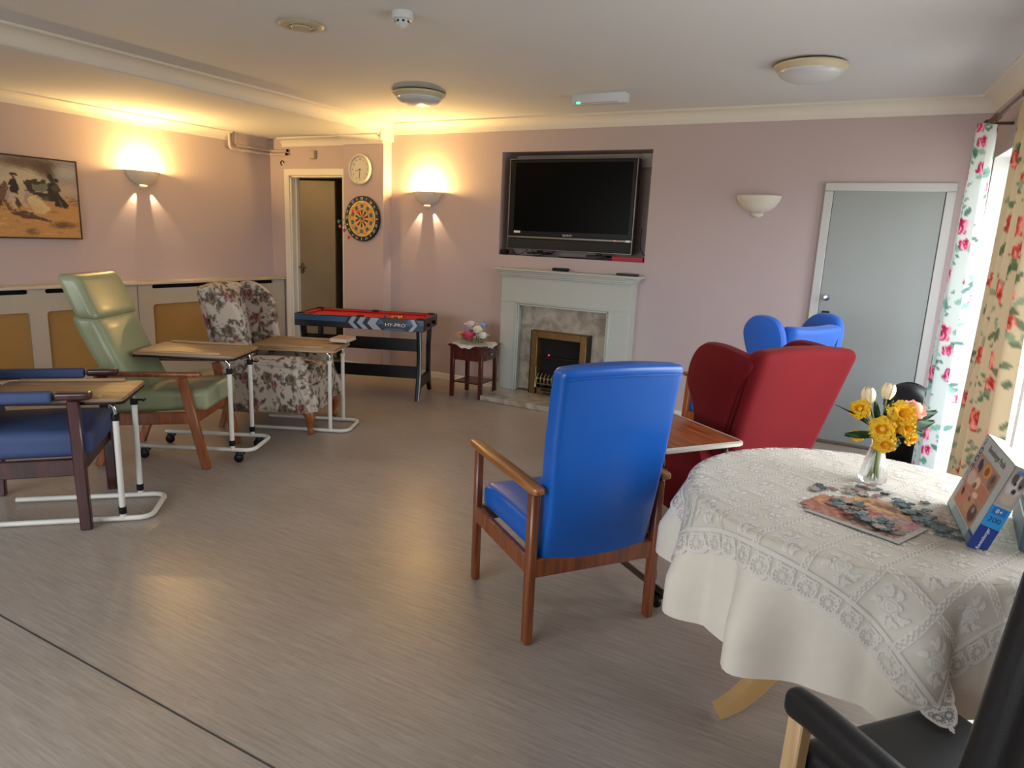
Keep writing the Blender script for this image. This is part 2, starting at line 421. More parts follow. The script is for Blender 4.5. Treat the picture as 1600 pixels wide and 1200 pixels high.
# coving
def cove(name, p0, p1, nrm, zt, s=.1):
    p0, p1, nrm = Vector((*p0, 0)), Vector((*p1, 0)), Vector((*nrm, 0)).normalized()
    pr = [(0, 0), (s, 0), (s, -.012)]
    for i in range(9):
        q = i/8*math.pi/2; pr.append((s-.004-(s-.018)*math.sin(q), -.016-(s-.03)*(1-math.cos(q))))
    pr += [(.012, -s+.004), (.012, -s), (0, -s)]
    n = len(pr); vs = []
    for p in (p0, p1): vs += [p+nrm*a+Vector((0, 0, zt+b)) for a, b in pr]
    fs = [(i, (i+1) % n, n+(i+1) % n, n+i) for i in range(n)]+[tuple(range(n)), tuple(range(n, 2*n))]
    return struct(B().add(vs, fs).mk(name, m_cove, ang=25))
m_cove = mat('coving_paint', '#d6d0c6', .7, var=.02)
cove('trim_1', (XB-.0, YB), (.6, YB), (0, -1), ZC, .105)
cove('trim_2', (XB, -1.8), (XB, YB), (1, 0), ZC, .108)
cove('trim_3', (XL, -1.8), (XL, 5.25), (1, 0), ZA, .09)
cove('trim_4', (XL+.2, YD), (-5.26, YD), (0, -1), ZA, .09)
cove('trim_5', (-5.262, YP), (XB, YP), (0, -1), ZA, .09)
struct(B().box(((XB+.012), (YP+YB)/2-.02, ZA-.002), (.03, YB-YP+.1, .12), .004).mk('trim_6', m_cove))
# right wall, turned four degrees, with a long window
RW0 = Vector((.45, 5.9, 0)); RT = Vector((.07, -1, 0)).normalized(); RN = Vector((-1, -.07, 0)).normalized()
TR = Matrix(((RT.x, -RN.x, 0, RW0.x), (RT.y, -RN.y, 0, RW0.y), (0, 0, 1, 0), (0, 0, 0, 1)))      # (along, outward, z)
def rbx(b, s0, s1, o0, o1, z0, z1, bev=0):
    q = B().box(((s0+s1)/2, (o0+o1)/2, (z0+z1)/2), (abs(s1-s0), abs(o1-o0), z1-z0), bev); b.add(q.v, q.f, TR); return b
WS0, WS1, WZ0, WZ1 = .24, 3.75, .12, 2.15
wr = B(); rbx(wr, -.3, WS0, 0, .3, 0, 2.7); rbx(wr, WS1, 7.9, 0, .3, 0, 2.7); rbx(wr, WS0, WS1, 0, .3, 0, WZ0); rbx(wr, WS0, WS1, 0, .3, WZ1, 2.7)
struct(wr.mk('wall_right', m_wall))
def rp(s, o, z=0): return TR @ Vector((s, o, z))
cv0, cv1 = rp(-.1, 0), rp(7.8, 0)
cove('trim_7', (cv0.x, cv0.y), (cv1.x, cv1.y), (RN.x, RN.y), ZC, .105)
wn = tag(thing('window_1', None, None), kind='structure')
fb = B(); rbx(fb, WS0, WS1, .14, .2, WZ0, WZ0+.06); rbx(fb, WS0, WS1, .14, .2, WZ1-.06, WZ1); rbx(fb, WS0, WS0+.06, .14, .2, WZ0, WZ1); rbx(fb, WS1-.06, WS1, .14, .2, WZ0, WZ1)
nm = 3; ms = [WS0+(WS1-WS0)*i/nm for i in range(nm+1)]
for s0 in ms[1:-1]: rbx(fb, s0-.035, s0+.035, .14, .2, WZ0, WZ1)
m_upvc = mat('white_upvc', '#e4e6e6', .35, var=.02)
fb.mk('window_frame', m_upvc, wn)
for i in range(nm): rbx(B(), ms[i]+.03, ms[i+1]-.03, .168, .172, WZ0+.05, WZ1-.05).mk('pane', m_glass, wn)
lb = B(); rbx(lb, WS0, WS1, -.02, .14, WZ0-.02, WZ0+.015, .004); lb.mk('window_sill', m_upvc, wn)
rv = B(); rbx(rv, WS0-.004, WS0+.006, .002, .14, WZ0, WZ1); rbx(rv, WS1-.006, WS1+.004, .002, .14, WZ0, WZ1); rbx(rv, WS0, WS1, .002, .14, WZ1-.006, WZ1+.004); rv.mk('reveal', m_upvc, wn)
# wall behind the photographer with a second window
FY = -1.8; fx0, fx1, fz0, fz1 = -4.6, -.6, .65, 2.15
wf = B(); wf.box(((-6.5+fx0)/2, FY-.15, 1.3), (fx0+6.5, .3, 2.6)); wf.box(((fx1+1.4)/2, FY-.15, 1.3), (1.4-fx1, .3, 2.6)); wf.box(((fx0+fx1)/2, FY-.15, fz0/2), (fx1-fx0, .3, fz0)); wf.box(((fx0+fx1)/2, FY-.15, (fz1+2.7)/2), (fx1-fx0, .3, 2.7-fz1))
struct(wf.mk('wall_front', m_wall))
wn2 = tag(thing('window_2', None, None), kind='structure')
fb = B(); fb.box(((fx0+fx1)/2, FY-.17, fz0+.03), (fx1-fx0, .06, .06)); fb.box(((fx0+fx1)/2, FY-.17, fz1-.03), (fx1-fx0, .06, .06))
for i in range(4): fb.box((fx0+.03+(fx1-fx0-.06)*i/3, FY-.17, (fz0+fz1)/2), (.06, .06, fz1-fz0))
fb.mk('window_frame', m_upvc, wn2)
for i in range(3):
    a = fx0+(fx1-fx0)*i/3; B().box((a+(fx1-fx0)/6, FY-.17, (fz0+fz1)/2), ((fx1-fx0)/3-.06, .004, fz1-fz0-.1)).mk('pane', m_glass, wn2)
# sky portals in the two windows
def portal(c, x, y, sx, sy_):
    l = bpy.data.lights.new('portal', 'AREA'); l.shape = 'RECTANGLE'; l.size = sx; l.size_y = sy_; l.cycles.is_portal = True
    o = bpy.data.objects.new('portal', l); link(o); o.matrix_world = frame4(x, y, c); return o
portal(rp((WS0+WS1)/2, .24, (WZ0+WZ1)/2), -RT, (0, 0, 1), WS1-WS0, WZ1-WZ0)
portal(((fx0+fx1)/2, FY-.28, (fz0+fz1)/2), (1, 0, 0), (0, 0, 1), fx1-fx0, fz1-fz0)
# baseboards
bbm = m_white
def bboard(name, x0, y0, x1, y1, nx, ny):
    d = Vector((x1-x0, y1-y0, 0)); m = Vector(((x0+x1)/2+nx*.006, (y0+y1)/2+ny*.006, .032))
    struct(B().box(m, (d.length, .014, .065), .003, rot=(0, 0, math.atan2(d.y, d.x))).mk(name, bbm))
bboard('baseboard_back', XB, YB, -3.26, YB, 0, -1); bboard('baseboard_back', -1.96, YB, -.56, YB, 0, -1)
bboard('baseboard_pillar', -5.262, YP, XB, YP, 0, -1); bboard('baseboard_pillar', XB, YP, XB, YB, 1, 0)
# right-hand flush door
d2_ = tag(thing('door_2', None, None), kind='structure')
fr = B(); fr.box((-.52, YB-.012, .972), (.062, .03, 1.944), .004); fr.box((.272, YB-.012, .972), (.062, .03, 1.944), .004); fr.box((-.124, YB-.012, 1.975), (.854, .03, .061), .004)
fr.mk('door_frame', m_frame, d2_)
B().box((-.124, YB-.002, .98), (.735, .006, 1.95)).mk('shadow_gap', m_dark, d2_)
lf = B().box((-.124, YB-.008, .982), (.724, .016, 1.935), .002).mk('door_leaf', m_door, d2_)
kb = B().lathe([(0, .05), (.02, .048), (.024, .038), (.014, .02), (.012, .01), (.022, .008), (.022, 0)], 16, T=Matrix.Translation((-.435, YB-.016, 1.145)) @ Matrix.Rotation(R_(90), 4, 'X'))
kb.mk('door_knob', m_chrome, lf)
lk = B().box((-.43, YB-.022, 1.02), (.055, .014, .045), .003).tube([(-.43, YB-.03, 1.02), (-.40, YB-.05, 1.005), (-.345, YB-.052, 1.0)], .006, 8)
lk.mk('latch', m_black, lf)
B().box((-.124, YB-.02, .012), (.74, .05, .02), .003).mk('threshold', mat('threshold_strip', '#6a5a4c', .5), d2_)
# ---------------------------------------------------------------- seating
m_oakred = wood('red_oak', '#5a2c14', '#8a4a24', .38, 3, 2); m_oakredx = wood('red_oak_arm', '#7a4420', '#a8713c', .38, 3, 0)
m_mahog = wood('mahogany', '#2a0d0c', '#451613', .28, 3, 2, .4); m_orange = wood('orange_beech', '#7a3d18', '#a35a28', .4, 3, 2)
m_bluev = mat('blue_vinyl', '#0556ae', .33, var=.06, vs=4, bump=.12, bs=400, coat=.12)
m_bluef = mat('slate_blue_fabric', '#39486f', .75, var=.12, vs=8, bump=.2, bs=600)
m_green = mat('sage_green_vinyl', '#969c78', .34, var=.07, vs=5, bump=.15, bs=350, coat=.12)
m_red = mat('crimson_velvet', '#6c0913', .85, var=.14, vs=7, bump=.2, bs=500, sheen=.04, spec=.25)
m_bluew = mat('royal_blue_fabric', '#0a5fc8', .6, var=.08, vs=6, bump=.15, bs=500, sheen=.2)
m_blackv = mat('black_vinyl', '#141416', .38, var=.1, bump=.2, bs=300)
m_beech = wood('pale_beech', '#b08d62', '#cfae80', .45, 3, 2)
m_floral = vcol('floral_upholstery', .85)
def paint_upholstery(t, seed=6):
    mauve = (lin('#5e3a38'), lin('#8a5a54'), lin('#a88078')); brown = (lin('#4a3a32'), lin('#6e5a4c'), lin('#8c7866'))
    leafc = [lin('#5a4c40'), lin('#6e6252'), lin('#4c4038'), lin('#7c705e')]; base = lin('#bdb0a0')
    def walk(o):
        for ch in o.children: yield ch; yield from walk(ch)
    for o in walk(t):
        if not o.data.materials or o.data.materials[0] != m_floral: continue
        dense(o, .016); n = len(o.data.vertices); P = np.zeros(n*3, np.float32); N_ = np.zeros(n*3, np.float32)
        o.data.vertices.foreach_get('co', P); o.data.vertices.foreach_get('normal', N_); P = P.reshape(-1, 3); N_ = np.abs(N_.reshape(-1, 3))
        ax = np.argmax(N_+np.array([0, .08, 0]), 1); c = np.tile(np.array(base), (n, 1))
        for k, (ia, ib) in enumerate(((1, 2), (0, 2), (0, 1))):
            sel = np.nonzero(ax == k)[0]
            if not sel.size: continue
            rg = np.random.default_rng(seed+k+11*round(float(P[:, 1].mean()) > 0)); u, v = P[sel, ia].astype(float), P[sel, ib].astype(float); q = c[sel]
            for gx in np.arange(-.55, .6, .165):
                for gy in np.arange(-.55, 1.25, .19):
                    x, y = gx+rg.normal()*.025+(.08 if round(gy/.19) % 2 else 0), gy+rg.normal()*.02
                    for m in range(9):
                        a = rg.random()*6.28; d = .03+.05*rg.random(); stamp_leaf(q, u, v, x+d*math.cos(a), y+d*math.sin(a), .04+.03*rg.random(), .026, a+rg.normal()*.4, leafc[m % 4], .92)
                    for m in range(10):
                        a0 = 1.2+rg.random()*.6; px, py = x-.07+.012*math.sin(m), y-.08+.016*m; stamp_leaf(q, u, v, px, py, .024, .010, a0+(1 if m % 2 else -1), leafc[(m+1) % 4], .85)
                    stamp_rose(q, u, v, x, y, .046+.012*rg.random(), *(mauve if rg.random() < .55 else brown))
                    if rg.random() < .5: stamp_rose(q, u, v, x+.055, y-.05, .028, *(mauve if rg.random() < .5 else brown))
            c[sel] = q
        setcol(o, c)
def puff(hx, hy, hz, k):
    def fn(x, y, z):
        return (x, y, z + (k if z > 0 else 0)*max(0, 1-(x/hx)**2)*max(0, 1-(y/hy)**2))
    return fn
# --- blue vinyl high-back armchair in the foreground
t = thing('armchair', 'bright blue vinyl high-back armchair with red oak arms, seen from behind beside the round table', 'armchair', (-1.075, 2.485, 0), R_(143.3))
hd, hw = .265, .275
for sx in (-1, 1):
    for sy2 in (-1, 1):
        top = .612 if sx > 0 else .60
        B().box((sx*hd*(1 if sx > 0 else 1), sy2*hw, top/2), (.038 if sx > 0 else .045, .032, top), .006).mk('leg', m_oakred, t)
for sy2 in (-1, 1):
    B().box((-.0, sy2*hw, .315), (.50, .024, .075), .004).mk('side_rail', m_oakred, t)
    ar = smooth_poly([(.31, -.024), (.325, 0), (.31, .024), (.1, .030), (-.2, .028), (-.30, .024), (-.315, 0), (-.30, -.024), (-.2, -.028), (.1, -.030)], 3)
    B().prism(ar, .026, .007, T3(0, sy2*hw, .62)).mk('armrest', m_oakredx, t)
B().box((-hd, 0, .305), (.024, 2*hw-.02, .075), .004).mk('back_rail', m_oakred, t)
B().box((hd, 0, .315), (.024, 2*hw-.02, .07), .004).mk('front_rail', m_oakred, t)
B().rbox((.52, .50, .11), .035, 12, (.02, 0, .395), puff(.26, .25, .055, .018)).mk('seat', m_bluev, t)
def bfn(x, y, z):          # z -.385..385
    q = (z+.385)/.77; lean = -.02-.15*q-.055*math.sin(q*math.pi)*(.6-q)+.03*max(0, q-.7)
    wsc = .955+.06*q-.03*math.sin(min(1, q/.55)*math.pi)
    return (x*(1.0-.15*q)+lean+(.018*(1-(y/.26)**2) if x > 0 else -.012*(1-(y/.26)**2)), y*wsc, z+.01*(1-(y/.26)**2)*(1 if z > .3 else 0))
bo = B().rbox((.10, .50, .77), .028, 14, (-.19, 0, .688), bfn).mk('backrest', m_bluev, t)
pp = [Vector(bfn(-.052*1.02, -.235+.47*i/16, .35)) + Vector((-.19, 0, .688)) for i in range(17)]
B().tube(pp, .0035, 6).mk('piping', m_bluev, bo)
# --- sage green reclining armchair
t = thing('armchair', 'sage green vinyl high-back armchair with splayed orange wood legs by the radiator cover', 'armchair', (-4.0, 2.75, 0), R_(31))
hw = .27
for sy2 in (-1, 1):
    B().bar((.325, sy2*hw, 0), (.20, sy2*hw, .575), .034, .055, .006, up=(1, 0, 0)).mk('leg', m_orange, t)
    B().bar((-.33, sy2*hw*.98, 0), (-.20, sy2*hw*.98, .33), .034, .05, .006, up=(1, 0, 0)).mk('leg', m_orange, t)
    B().bar((-.29, sy2*hw, .30), (.28, sy2*hw, .33), .026, .075, .005).mk('side_rail', m_orange, t)
    arm = smooth_poly([(.29, -.02), (.305, .01), (.29, .035), (.05, .032), (-.30, .024), (-.315, 0), (-.30, -.02), (0, -.025)], 4)
    B().prism(arm, .024, .007, T3(0, sy2*(hw+.0), .59) @ Matrix.Rotation(R_(-1.5), 4, 'Y')).mk('armrest', m_orange, t)
    B().bar((-.30, sy2*hw, .585), (-.24, sy2*hw*.98, .30), .026, .045, .005, up=(1, 0, 0)).mk('arm_post', m_orange, t)
B().box((.255, 0, .325), (.024, .52, .08), .004).mk('front_rail', m_orange, t)
B().rbox((.58, .50, .13), .035, 12, (.05, 0, .415), lambda x, y, z: (x, y, z+.10*x+(.015*(1-(y/.25)**2) if z > 0 else 0)-.012*math.exp(-((x-.29)/.1)**2)), None).mk('seat', m_green, t)
def gfn(x, y, z):          # back, z 0..; q 0..1
    q = (z+.37)/.74; lean = -.42*q+.09*q*q
    return (x*(1+.15*math.sin(q*math.pi))+lean, y*(.96+.02*q), z+(.015*(1-(x/.08)**2)))
B().rbox((.14, .50, .52), .045, 10, (-.13, 0, .42+.25), lambda x, y, z: gfn(x+.012*(1-(y/.25)**2)*(1 if x > 0 else 0), y, z-.11)[0:2]+(z,)).mk('backrest', m_green, t)
def hfn(x, y, z): return (x-.105*(z/.25)+.012*(1-(y/.25)**2)*(1 if x > 0 else 0), y*(1-.05*(z/.25)), z)
B().rbox((.135, .50, .265), .04, 8, (-.40, 0, 1.035), hfn).mk('headrest', m_green, t)
# --- slate blue armchair with mahogany frame at the left edge
t = thing('armchair', 'slate blue armchair with dark mahogany frame and padded arms at the left edge', 'armchair', (-3.69, 1.79, 0), R_(47))
hd, hw = .25, .285
for sx in (-1, 1):
    for sy2 in (-1, 1):
        h = .655 if sx > 0 else .62
        B().bar((sx*hd+(.012 if sx > 0 else -.03), sy2*hw, 0), (sx*hd, sy2*hw, h), .04, .052, .006, up=(1, 0, 0)).mk('leg', m_mahog, t)
for sy2 in (-1, 1):
    B().box((0, sy2*hw, .325), (.48, .028, .085), .005).mk('side_rail', m_mahog, t)
    a = B().rbox((.44, .055, .055), .018, 8, (-.05, sy2*hw, .672)).mk('armrest', m_bluef, t)
    B().rbox((.15, .058, .038), .012, 4, (.255, sy2*hw, .676)).mk('arm_cap', m_mahog, a)
B().box((hd, 0, .325), (.028, .53, .085), .005).mk('front_rail', m_mahog, t)
B().box((-hd, 0, .325), (.028, .53, .085), .005).mk('back_rail', m_mahog, t)
B().rbox((.54, .52, .13), .04, 12, (.035, 0, .425), puff(.27, .26, .065, .02)).mk('seat', m_bluef, t)
B().rbox((.11, .52, .72), .04, 12, (-.24, 0, .80), lambda x, y, z: (x-.18*(z+.36), y, z)).mk('backrest', m_bluef, t)
# --- wing chairs
def wing_profile(h0, h1, depth, lean):
    return [(0.02, h0), (-lean*.3, h0+(h1-h0)*.45), (-lean*.85, h1-.05), (-lean*.75+.03, h1+.005), (-lean*.4+depth*.35, h1-.005), (depth*.8-lean*.3, h1-.08), (depth*.98-lean*.2, h1-.2), (depth*.9, h0+(h1-h0)*.42), (depth*1.05, h0+.04), (depth*.5, h0-.02)]
def wing_chair(t, mt, legm, W=.70, H=1.06, lean=.20, full=False, wdep=.34):
    wb_ = W-.13; tp = .90 if full else .86
    def bk(x, y, z):
        q = (z+.38)/.76; return (x*(1-.1*q)-lean*q-.02*math.sin(q*3.14)*(1 if x > 0 else 0), y*(tp+(1.04-tp)*q), z+.03*(1-(y/(wb_/2))**2)*max(0, q-.6)*1.6)
    B().rbox((.14, wb_, H-.28), .05, 12, (-.25, 0, .28+(H-.28)/2), lambda x, y, z: bk(x, y, z*.76/(H-.28))[:2]+(bk(x, y, z*.76/(H-.28))[2]*(H-.28)/.76,)).mk('backrest', mt, t)
    pr = smooth_poly(wing_profile(.50, H+.005, wdep, lean), 5)
    if full: pr = smooth_poly([(-.035, .17), (-.05, .30), (-.055, .50), (-lean*.62+.0, .85), (-lean+.02, H-.08), (-lean+.035, H-.035), (-lean+.08, H-.02), (-lean*.4+.08, H-.0), (.11, H-.015), (.19, H-.10), (.215, H-.22), (.16, .72), (.15, .60), (.18, .4), (.15, .17)], 5)
    for s in (-1, 1):
        # wings toe outwards towards the top
        q = B().prism(pr, .075, .03, XZ)
        q.v = [Vector((v.x-.27, v.y+s*(W/2-.10+(.075*max(0, (v.z-.5)/.55) if not full else -.02+.045*(v.z-.2)/.85)), v.z)) for v in q.v]
        q.mk('wing', mt, t)
        ap = smooth_poly([(-.32, .17), (-.31, .45), (-.25, .55), (-.05, .56), (.20, .56), (.30, .565), (.335, .53), (.315, .47), (.34, .40), (.385, .30), (.40, .22), (.38, .165), (.1, .165)], 4)
        q = B().prism(ap, .10, .03, XZ); q.v = [Vector((v.x, v.y+s*(W/2-.05), v.z)) for v in q.v]
        a = q.mk('arm', mt, t)
        B().tube([(-.24, s*(W/2-.045), .525), (.0, s*(W/2-.045), .53), (.25, s*(W/2-.045), .532), (.325, s*(W/2-.045), .532)], [.045, .05, .055, .053], 14).mk('arm_roll', mt, a)
        q = smooth_path([(.335, s*(W/2-.05), .535), (.33, s*(W/2-.05), .49), (.34, s*(W/2-.05), .42), (.375, s*(W/2-.05), .32), (.41, s*(W/2-.05), .25), (.405, s*(W/2-.05), .185)], 4)
        B().tube(q, [.035]*2+[.03]*(len(q)-2), 10).mk('scroll', mt, a)
    B().rbox((.58, W-.19, .14), .05, 10, (.075, 0, .40), puff(.29, (W-.19)/2, .07, .03)).mk('seat', mt, t)
    apr = [(-(W/2-.06), .36), ((W/2-.06), .36), (W/2-.06, .175)]+[((W/2-.06)*math.cos(math.pi*i/12), .175-.035*math.sin(math.pi*i/12)) for i in range(1, 12)]+[(-(W/2-.06), .175)]
    B().prism(apr, .06, .02, T3(.36, 0, 0) @ YZ).mk('apron', mt, t)
    B().box((-.29, 0, .24), (.07, W-.2, .16), .02).mk('back_panel', mt, t)
    B().box((.02, 0, .20), (.62, W-.14, .06), .01).mk('base', m_dark, t)
    for s in (-1, 1):
        q = smooth_path([(.345, s*(W/2-.075), .19), (.375, s*(W/2-.065), .12), (.365, s*(W/2-.068), .055), (.375, s*(W/2-.065), .022), (.385, s*(W/2-.062), .004)], 4)
        n = len(q); rr = [.045, .047, .044, .04, .036, .031, .027, .023, .02, .018, .018, .02, .023, .026, .027, .024, .018]
        B().tube(q, rr[:n], 12).mk('leg', legm, t)
        B().bar((-.28, s*(W/2-.12), .18), (-.33, s*(W/2-.11), 0), .04, .04, .005, up=(1, 0, 0)).mk('leg', legm, t)
t = thing('wing_armchair', 'floral print wing armchair with short turned wooden legs, in front of the radiator cover', 'armchair', (-4.08, 3.70, 0), R_(25))
wing_chair(t, m_floral, m_orange, W=.68, H=1.05, lean=.16, wdep=.21); paint_upholstery(t)
t = thing('wing_armchair', 'crimson velvet wing armchair seen from behind, beyond the round table', 'armchair', (-.705, 3.66, 0), R_(142))
wing_chair(t, m_red, m_orange, W=.70, H=1.055, lean=.26, full=True)
# royal blue wing chair with open wooden arms
t = thing('wing_armchair', 'royal blue wing armchair with open wooden arms behind the crimson one', 'armchair', (-.78, 4.87, 0), R_(150))
def bkb(x, y, z):
    q = (z+.36)/.72; return (x-.22*q, y*(.9+.1*q), z-.02*(1-(y/.25)**2)*max(0, q-.7)*2)
B().rbox((.13, .50, .72), .05, 10, (-.22, 0, .685), bkb).mk('backrest', m_bluew, t)
wp = smooth_poly([(-.44, .80), (-.46, .97), (-.42, 1.07), (-.33, 1.10), (-.23, 1.08), (-.165, 1.0), (-.17, .9), (-.21, .80), (-.3, .74)], 5)
for s in (-1, 1):
    q = B().prism(wp, .07, .028, XZ); q.v = [Vector((v.x, v.y+s*(.25+.06*max(0, (v.z-.8)/.3)), v.z)) for v in q.v]; q.mk('wing', m_bluew, t)
    for x0, x1, h in ((.30, .27, .60), (-.30, -.26, .59)):
        B().bar((x0, s*.28, 0), (x1, s*.28, h), .034, .045, .005, up=(1, 0, 0)).mk('leg', m_orange, t)
    B().prism(smooth_poly([(.30, -.02), (.32, 0), (.30, .025), (0, .03), (-.28, .022), (-.28, -.022), (0, -.026)], 4), .026, .008, T3(0, s*.28, .61)).mk('armrest', m_orange, t)
    B().box((0, s*.28, .32), (.54, .024, .07), .004).mk('side_rail', m_orange, t)
B().rbox((.56, .51, .14), .04, 10, (.03, 0, .40), puff(.28, .25, .07, .02)).mk('seat', m_bluew, t)
# --- black armchair cropped by the frame
t = thing('armchair', 'black vinyl armchair with pale wooden legs in the bottom right corner', 'armchair', (.232, 1.495, 0), R_(139))
for sx in (-1, 1):
    for sy2 in (-1, 1): B().bar((sx*.17+(.0 if sx > 0 else -.03), sy2*.24, 0), (sx*.155, sy2*.24, .55 if (sx > 0 and sy2 > 0) else .42), .034, .042, .005, up=(1, 0, 0)).mk('leg', m_beech, t)
B().rbox((.37, .058, .07), .026, 8, (.0, .25, .575), lambda x, y, z: (x, y*(1-.2*max(0, x/.2)), z-.12*max(0, x-.1)+.01)).mk('armrest', m_blackv, t)
B().rbox((.16, .05, .06), .024, 6, (-.11, -.25, .60)).mk('armrest', m_blackv, t)
for sy2 in (-1, 1): B().box((0, sy2*.225, .36), (.32, .024, .07), .004).mk('side_rail', m_beech, t)
B().box((.15, 0, .36), (.024, .43, .07), .004).mk('front_rail', m_beech, t); B().box((-.165, 0, .36), (.024, .43, .07), .004).mk('back_rail', m_beech, t)
B().rbox((.36, .44, .09), .03, 10, (.0, 0, .43), puff(.18, .22, .045, .012)).mk('seat', m_blackv, t)
B().rbox((.075, .50, .64), .03, 12, (-.175, 0, .76), lambda x, y, z: (x-.09*(z+.32), y, z)).mk('backrest', m_blackv, t)
# ---------------------------------------------------------------- overbed tables
m_beechtop = wood('beech_laminate', '#86684a', '#a08060', .45, 2, 0, 0); m_beechlip = wood('beech_lip', '#9a7a52', '#b8976a', .4, 3, 0, .1)
m_redtop = wood('sapele_laminate', '#6a3018', '#94502c', .32, 3, 0, .3); m_alu = mat('aluminium_edge', '#b8b2a6', .4, .3)
m_redtube = mat('brown_tube', '#3a2a22', .4)
def overbed(label, loc, rz, zt, casters, style=0, L=.64, Wd=.42, blen=.72, half=.165, postx=0):
    # origin under the posts; +x = crossbar end, top reaches towards -x
    t = thing('overbed_table', label, 'table', (*loc, 0), rz, 'height-adjustable overbed tables')
    zb = .085 if casters else .017; tm = m_tubew if style < 2 else m_redtube; r = .0135
    base = fillet_path([(-blen+.12, half, zb), (.13, half, zb), (.13, -half, zb), (-blen+.12, -half, zb)], .07, 6)
    B().tube(base, r, 10).mk('base', tm, t)
    xc = -.27
    for s in (-1, 1):
        po = B().tube([(0, s*half, zb), (0, s*half, zt-.11)], .0145, 12).mk('post', tm, t)
        if style != 1:
            B().lathe([(.0, -.018), (.018, -.018), (.018, .018), (0, .018)], 14, (0, s*half, zb+.045)).mk('collar', m_black, po)
            B().lathe([(.0, -.014), (.019, -.014), (.019, .02), (0, .02)], 14, (0, s*half, zt-.11)).mk('collar', m_black, po)
        else:
            B().lathe([(.0, -.01), (.017, -.01), (.018, .01), (0, .012)], 14, (0, s*half, zt-.105)).mk('collar', tm, po)
        ip = fillet_path([(0, s*half, zt-.13), (0, s*half, zt-.035), (-.42, s*half, zt-.035)], .055, 6)
        B().tube(ip, .0095, 10).mk('support_tube', m_chrome if style < 2 else m_redtube, t)
    if style != 1:
        B().tube([(0, half, zt-.10), (.05, half, zt-.10)], .005, 8).tube([(.05, half-.018, zt-.10), (.05, half+.018, zt-.10)], .006, 8).mk('clamp_knob', m_black, t)
    cr_ = [(xc+sx*(L/2), sy2*(Wd/2)) for sx, sy2 in ((-1, -1), (1, -1), (1, 1), (-1, 1))]
    ol = [(p.x, p.y) for p in fillet_path([(*p, 0) for p in cr_], .03, 4, True)]
    top = B().prism(ol, .02, .003, T3(0, 0, zt-.012)).mk('tabletop', m_redtop if style == 2 else m_beechtop, t)
    if style < 2:
        B().prism([(p[0]*1.0+(p[0]-xc)*.004, p[1]*1.006) for p in ol], .014, .002, T3(0, 0, zt-.026)).mk('edging', m_black if style == 0 else m_beechlip, top)
        for s in (-1, 1): B().box((xc-.02, s*(Wd/2-.012), zt+.004), (L*.78, .018, .016), .004).mk('lip', m_beechlip, top)
    else:
        q = [Vector((*p, zt-.012)) for p in ol]; B().tube(q, .0125, 6, True).mk('edging', m_alu, top)
        ee = [((xc+L/2+.009), s*.1*k, zt-.012) for k in (0, 1) for s in (-1, 1)]
    if casters:
        for x, s in ((.05, -1), (.05, 1), (-blen+.16, -1), (-blen+.16, 1)):
            c = B().lathe([(0, -.012), (.022, -.012), (.03, -.006), (.03, .006), (.022, .012), (0, .012)], 16, T=Matrix.Translation((x-.012, s*half, .031)) @ Matrix.Rotation(R_(90), 4, 'X'))
            c.tube([(x-.004, s*half, .034), (x, s*half, zb)], .008, 8); c.lathe([(0, 0), (.026, 0), (.03, -.012), (.024, -.02)], 12, (x, s*half, .074))
            c.mk('caster', m_black, t)
    return t
overbed('beech overbed table with black collars over the slate blue armchair', (-3.365, 2.06), R_(43), .655, False, 0)
overbed('beech overbed table on black casters beside the sage green armchair', (-3.64, 3.01), R_(28), .705, True, 0)
overbed('beech overbed table with a paperback on it, before the floral wing armchair', (-3.62, 3.88), R_(26), .645, False, 1)
overbed('sapele topped overbed table with silver edging beside the blue vinyl armchair', (-.62, 2.79), R_(143+180), .70, True, 2, L=.62, Wd=.42)
# ---------------------------------------------------------------- round table with cloths
TC = Vector((.02, 2.33, 0)); TR_ = .535; TZ = .745
t = thing('round_table', 'round pedestal dining table with curved beech feet under the lace cloth', 'table', TC)
B().lathe([(0, -.025), (TR_-.008, -.025), (TR_-.003, -.012), (TR_-.006, -.003), (0, -.003)], 64, (0, 0, TZ)).mk('tabletop', m_beech, t)
B().lathe([(0, .2), (.055, .2), (.075, .25), (.06, .33), (.045, .45), (.06, .6), (.09, .70), (.12, .72), (0, .72)], 24).mk('pedestal', m_beech, t)
m_foot = mat('pale_beech_foot', '#b8935f', .45, var=.12, vs=9)
for k in range(4):
    a = R_(-142+90*k); d = Vector((math.cos(a), math.sin(a), 0))
    q = smooth_path([d*.05+Vector((0, 0, .27)), d*.14+Vector((0, 0, .255)), d*.25+Vector((0, 0, .17)), d*.31+Vector((0, 0, .10)), d*.37+Vector((0, 0, .05)), d*.42+Vector((0, 0, .025))], 4)
    b = B(); n = len(q); vs = []; fs = []; sd = Vector((-d.y, d.x, 0))
    for i, p in enumerate(q):
        f = i/(n-1); hh = .045*(1-f)+.022*f; ww = .03*(1-.3*f)
        tg = (q[min(i+1, n-1)]-q[max(i-1, 0)]).normalized(); up = sd.cross(tg); up = -up if up.z < 0 else up
        for aa, bb in ((-1, -1), (1, -1), (1, .55), (.75, 1), (-.75, 1), (-1, .55)): vs.append(p+sd*ww*aa+up*hh*bb)
    for i in range(n-1):
        for j in range(6): fs.append((i*6+j, i*6+(j+1) % 6, (i+1)*6+(j+1) % 6, (i+1)*6+j))
    fs += [tuple(range(6)), tuple(range((n-1)*6, n*6))]
    vs = [Vector((v.x, v.y, max(.002, v.z))) for v in vs]
    b.add(vs, fs).mk('foot', m_foot, t)
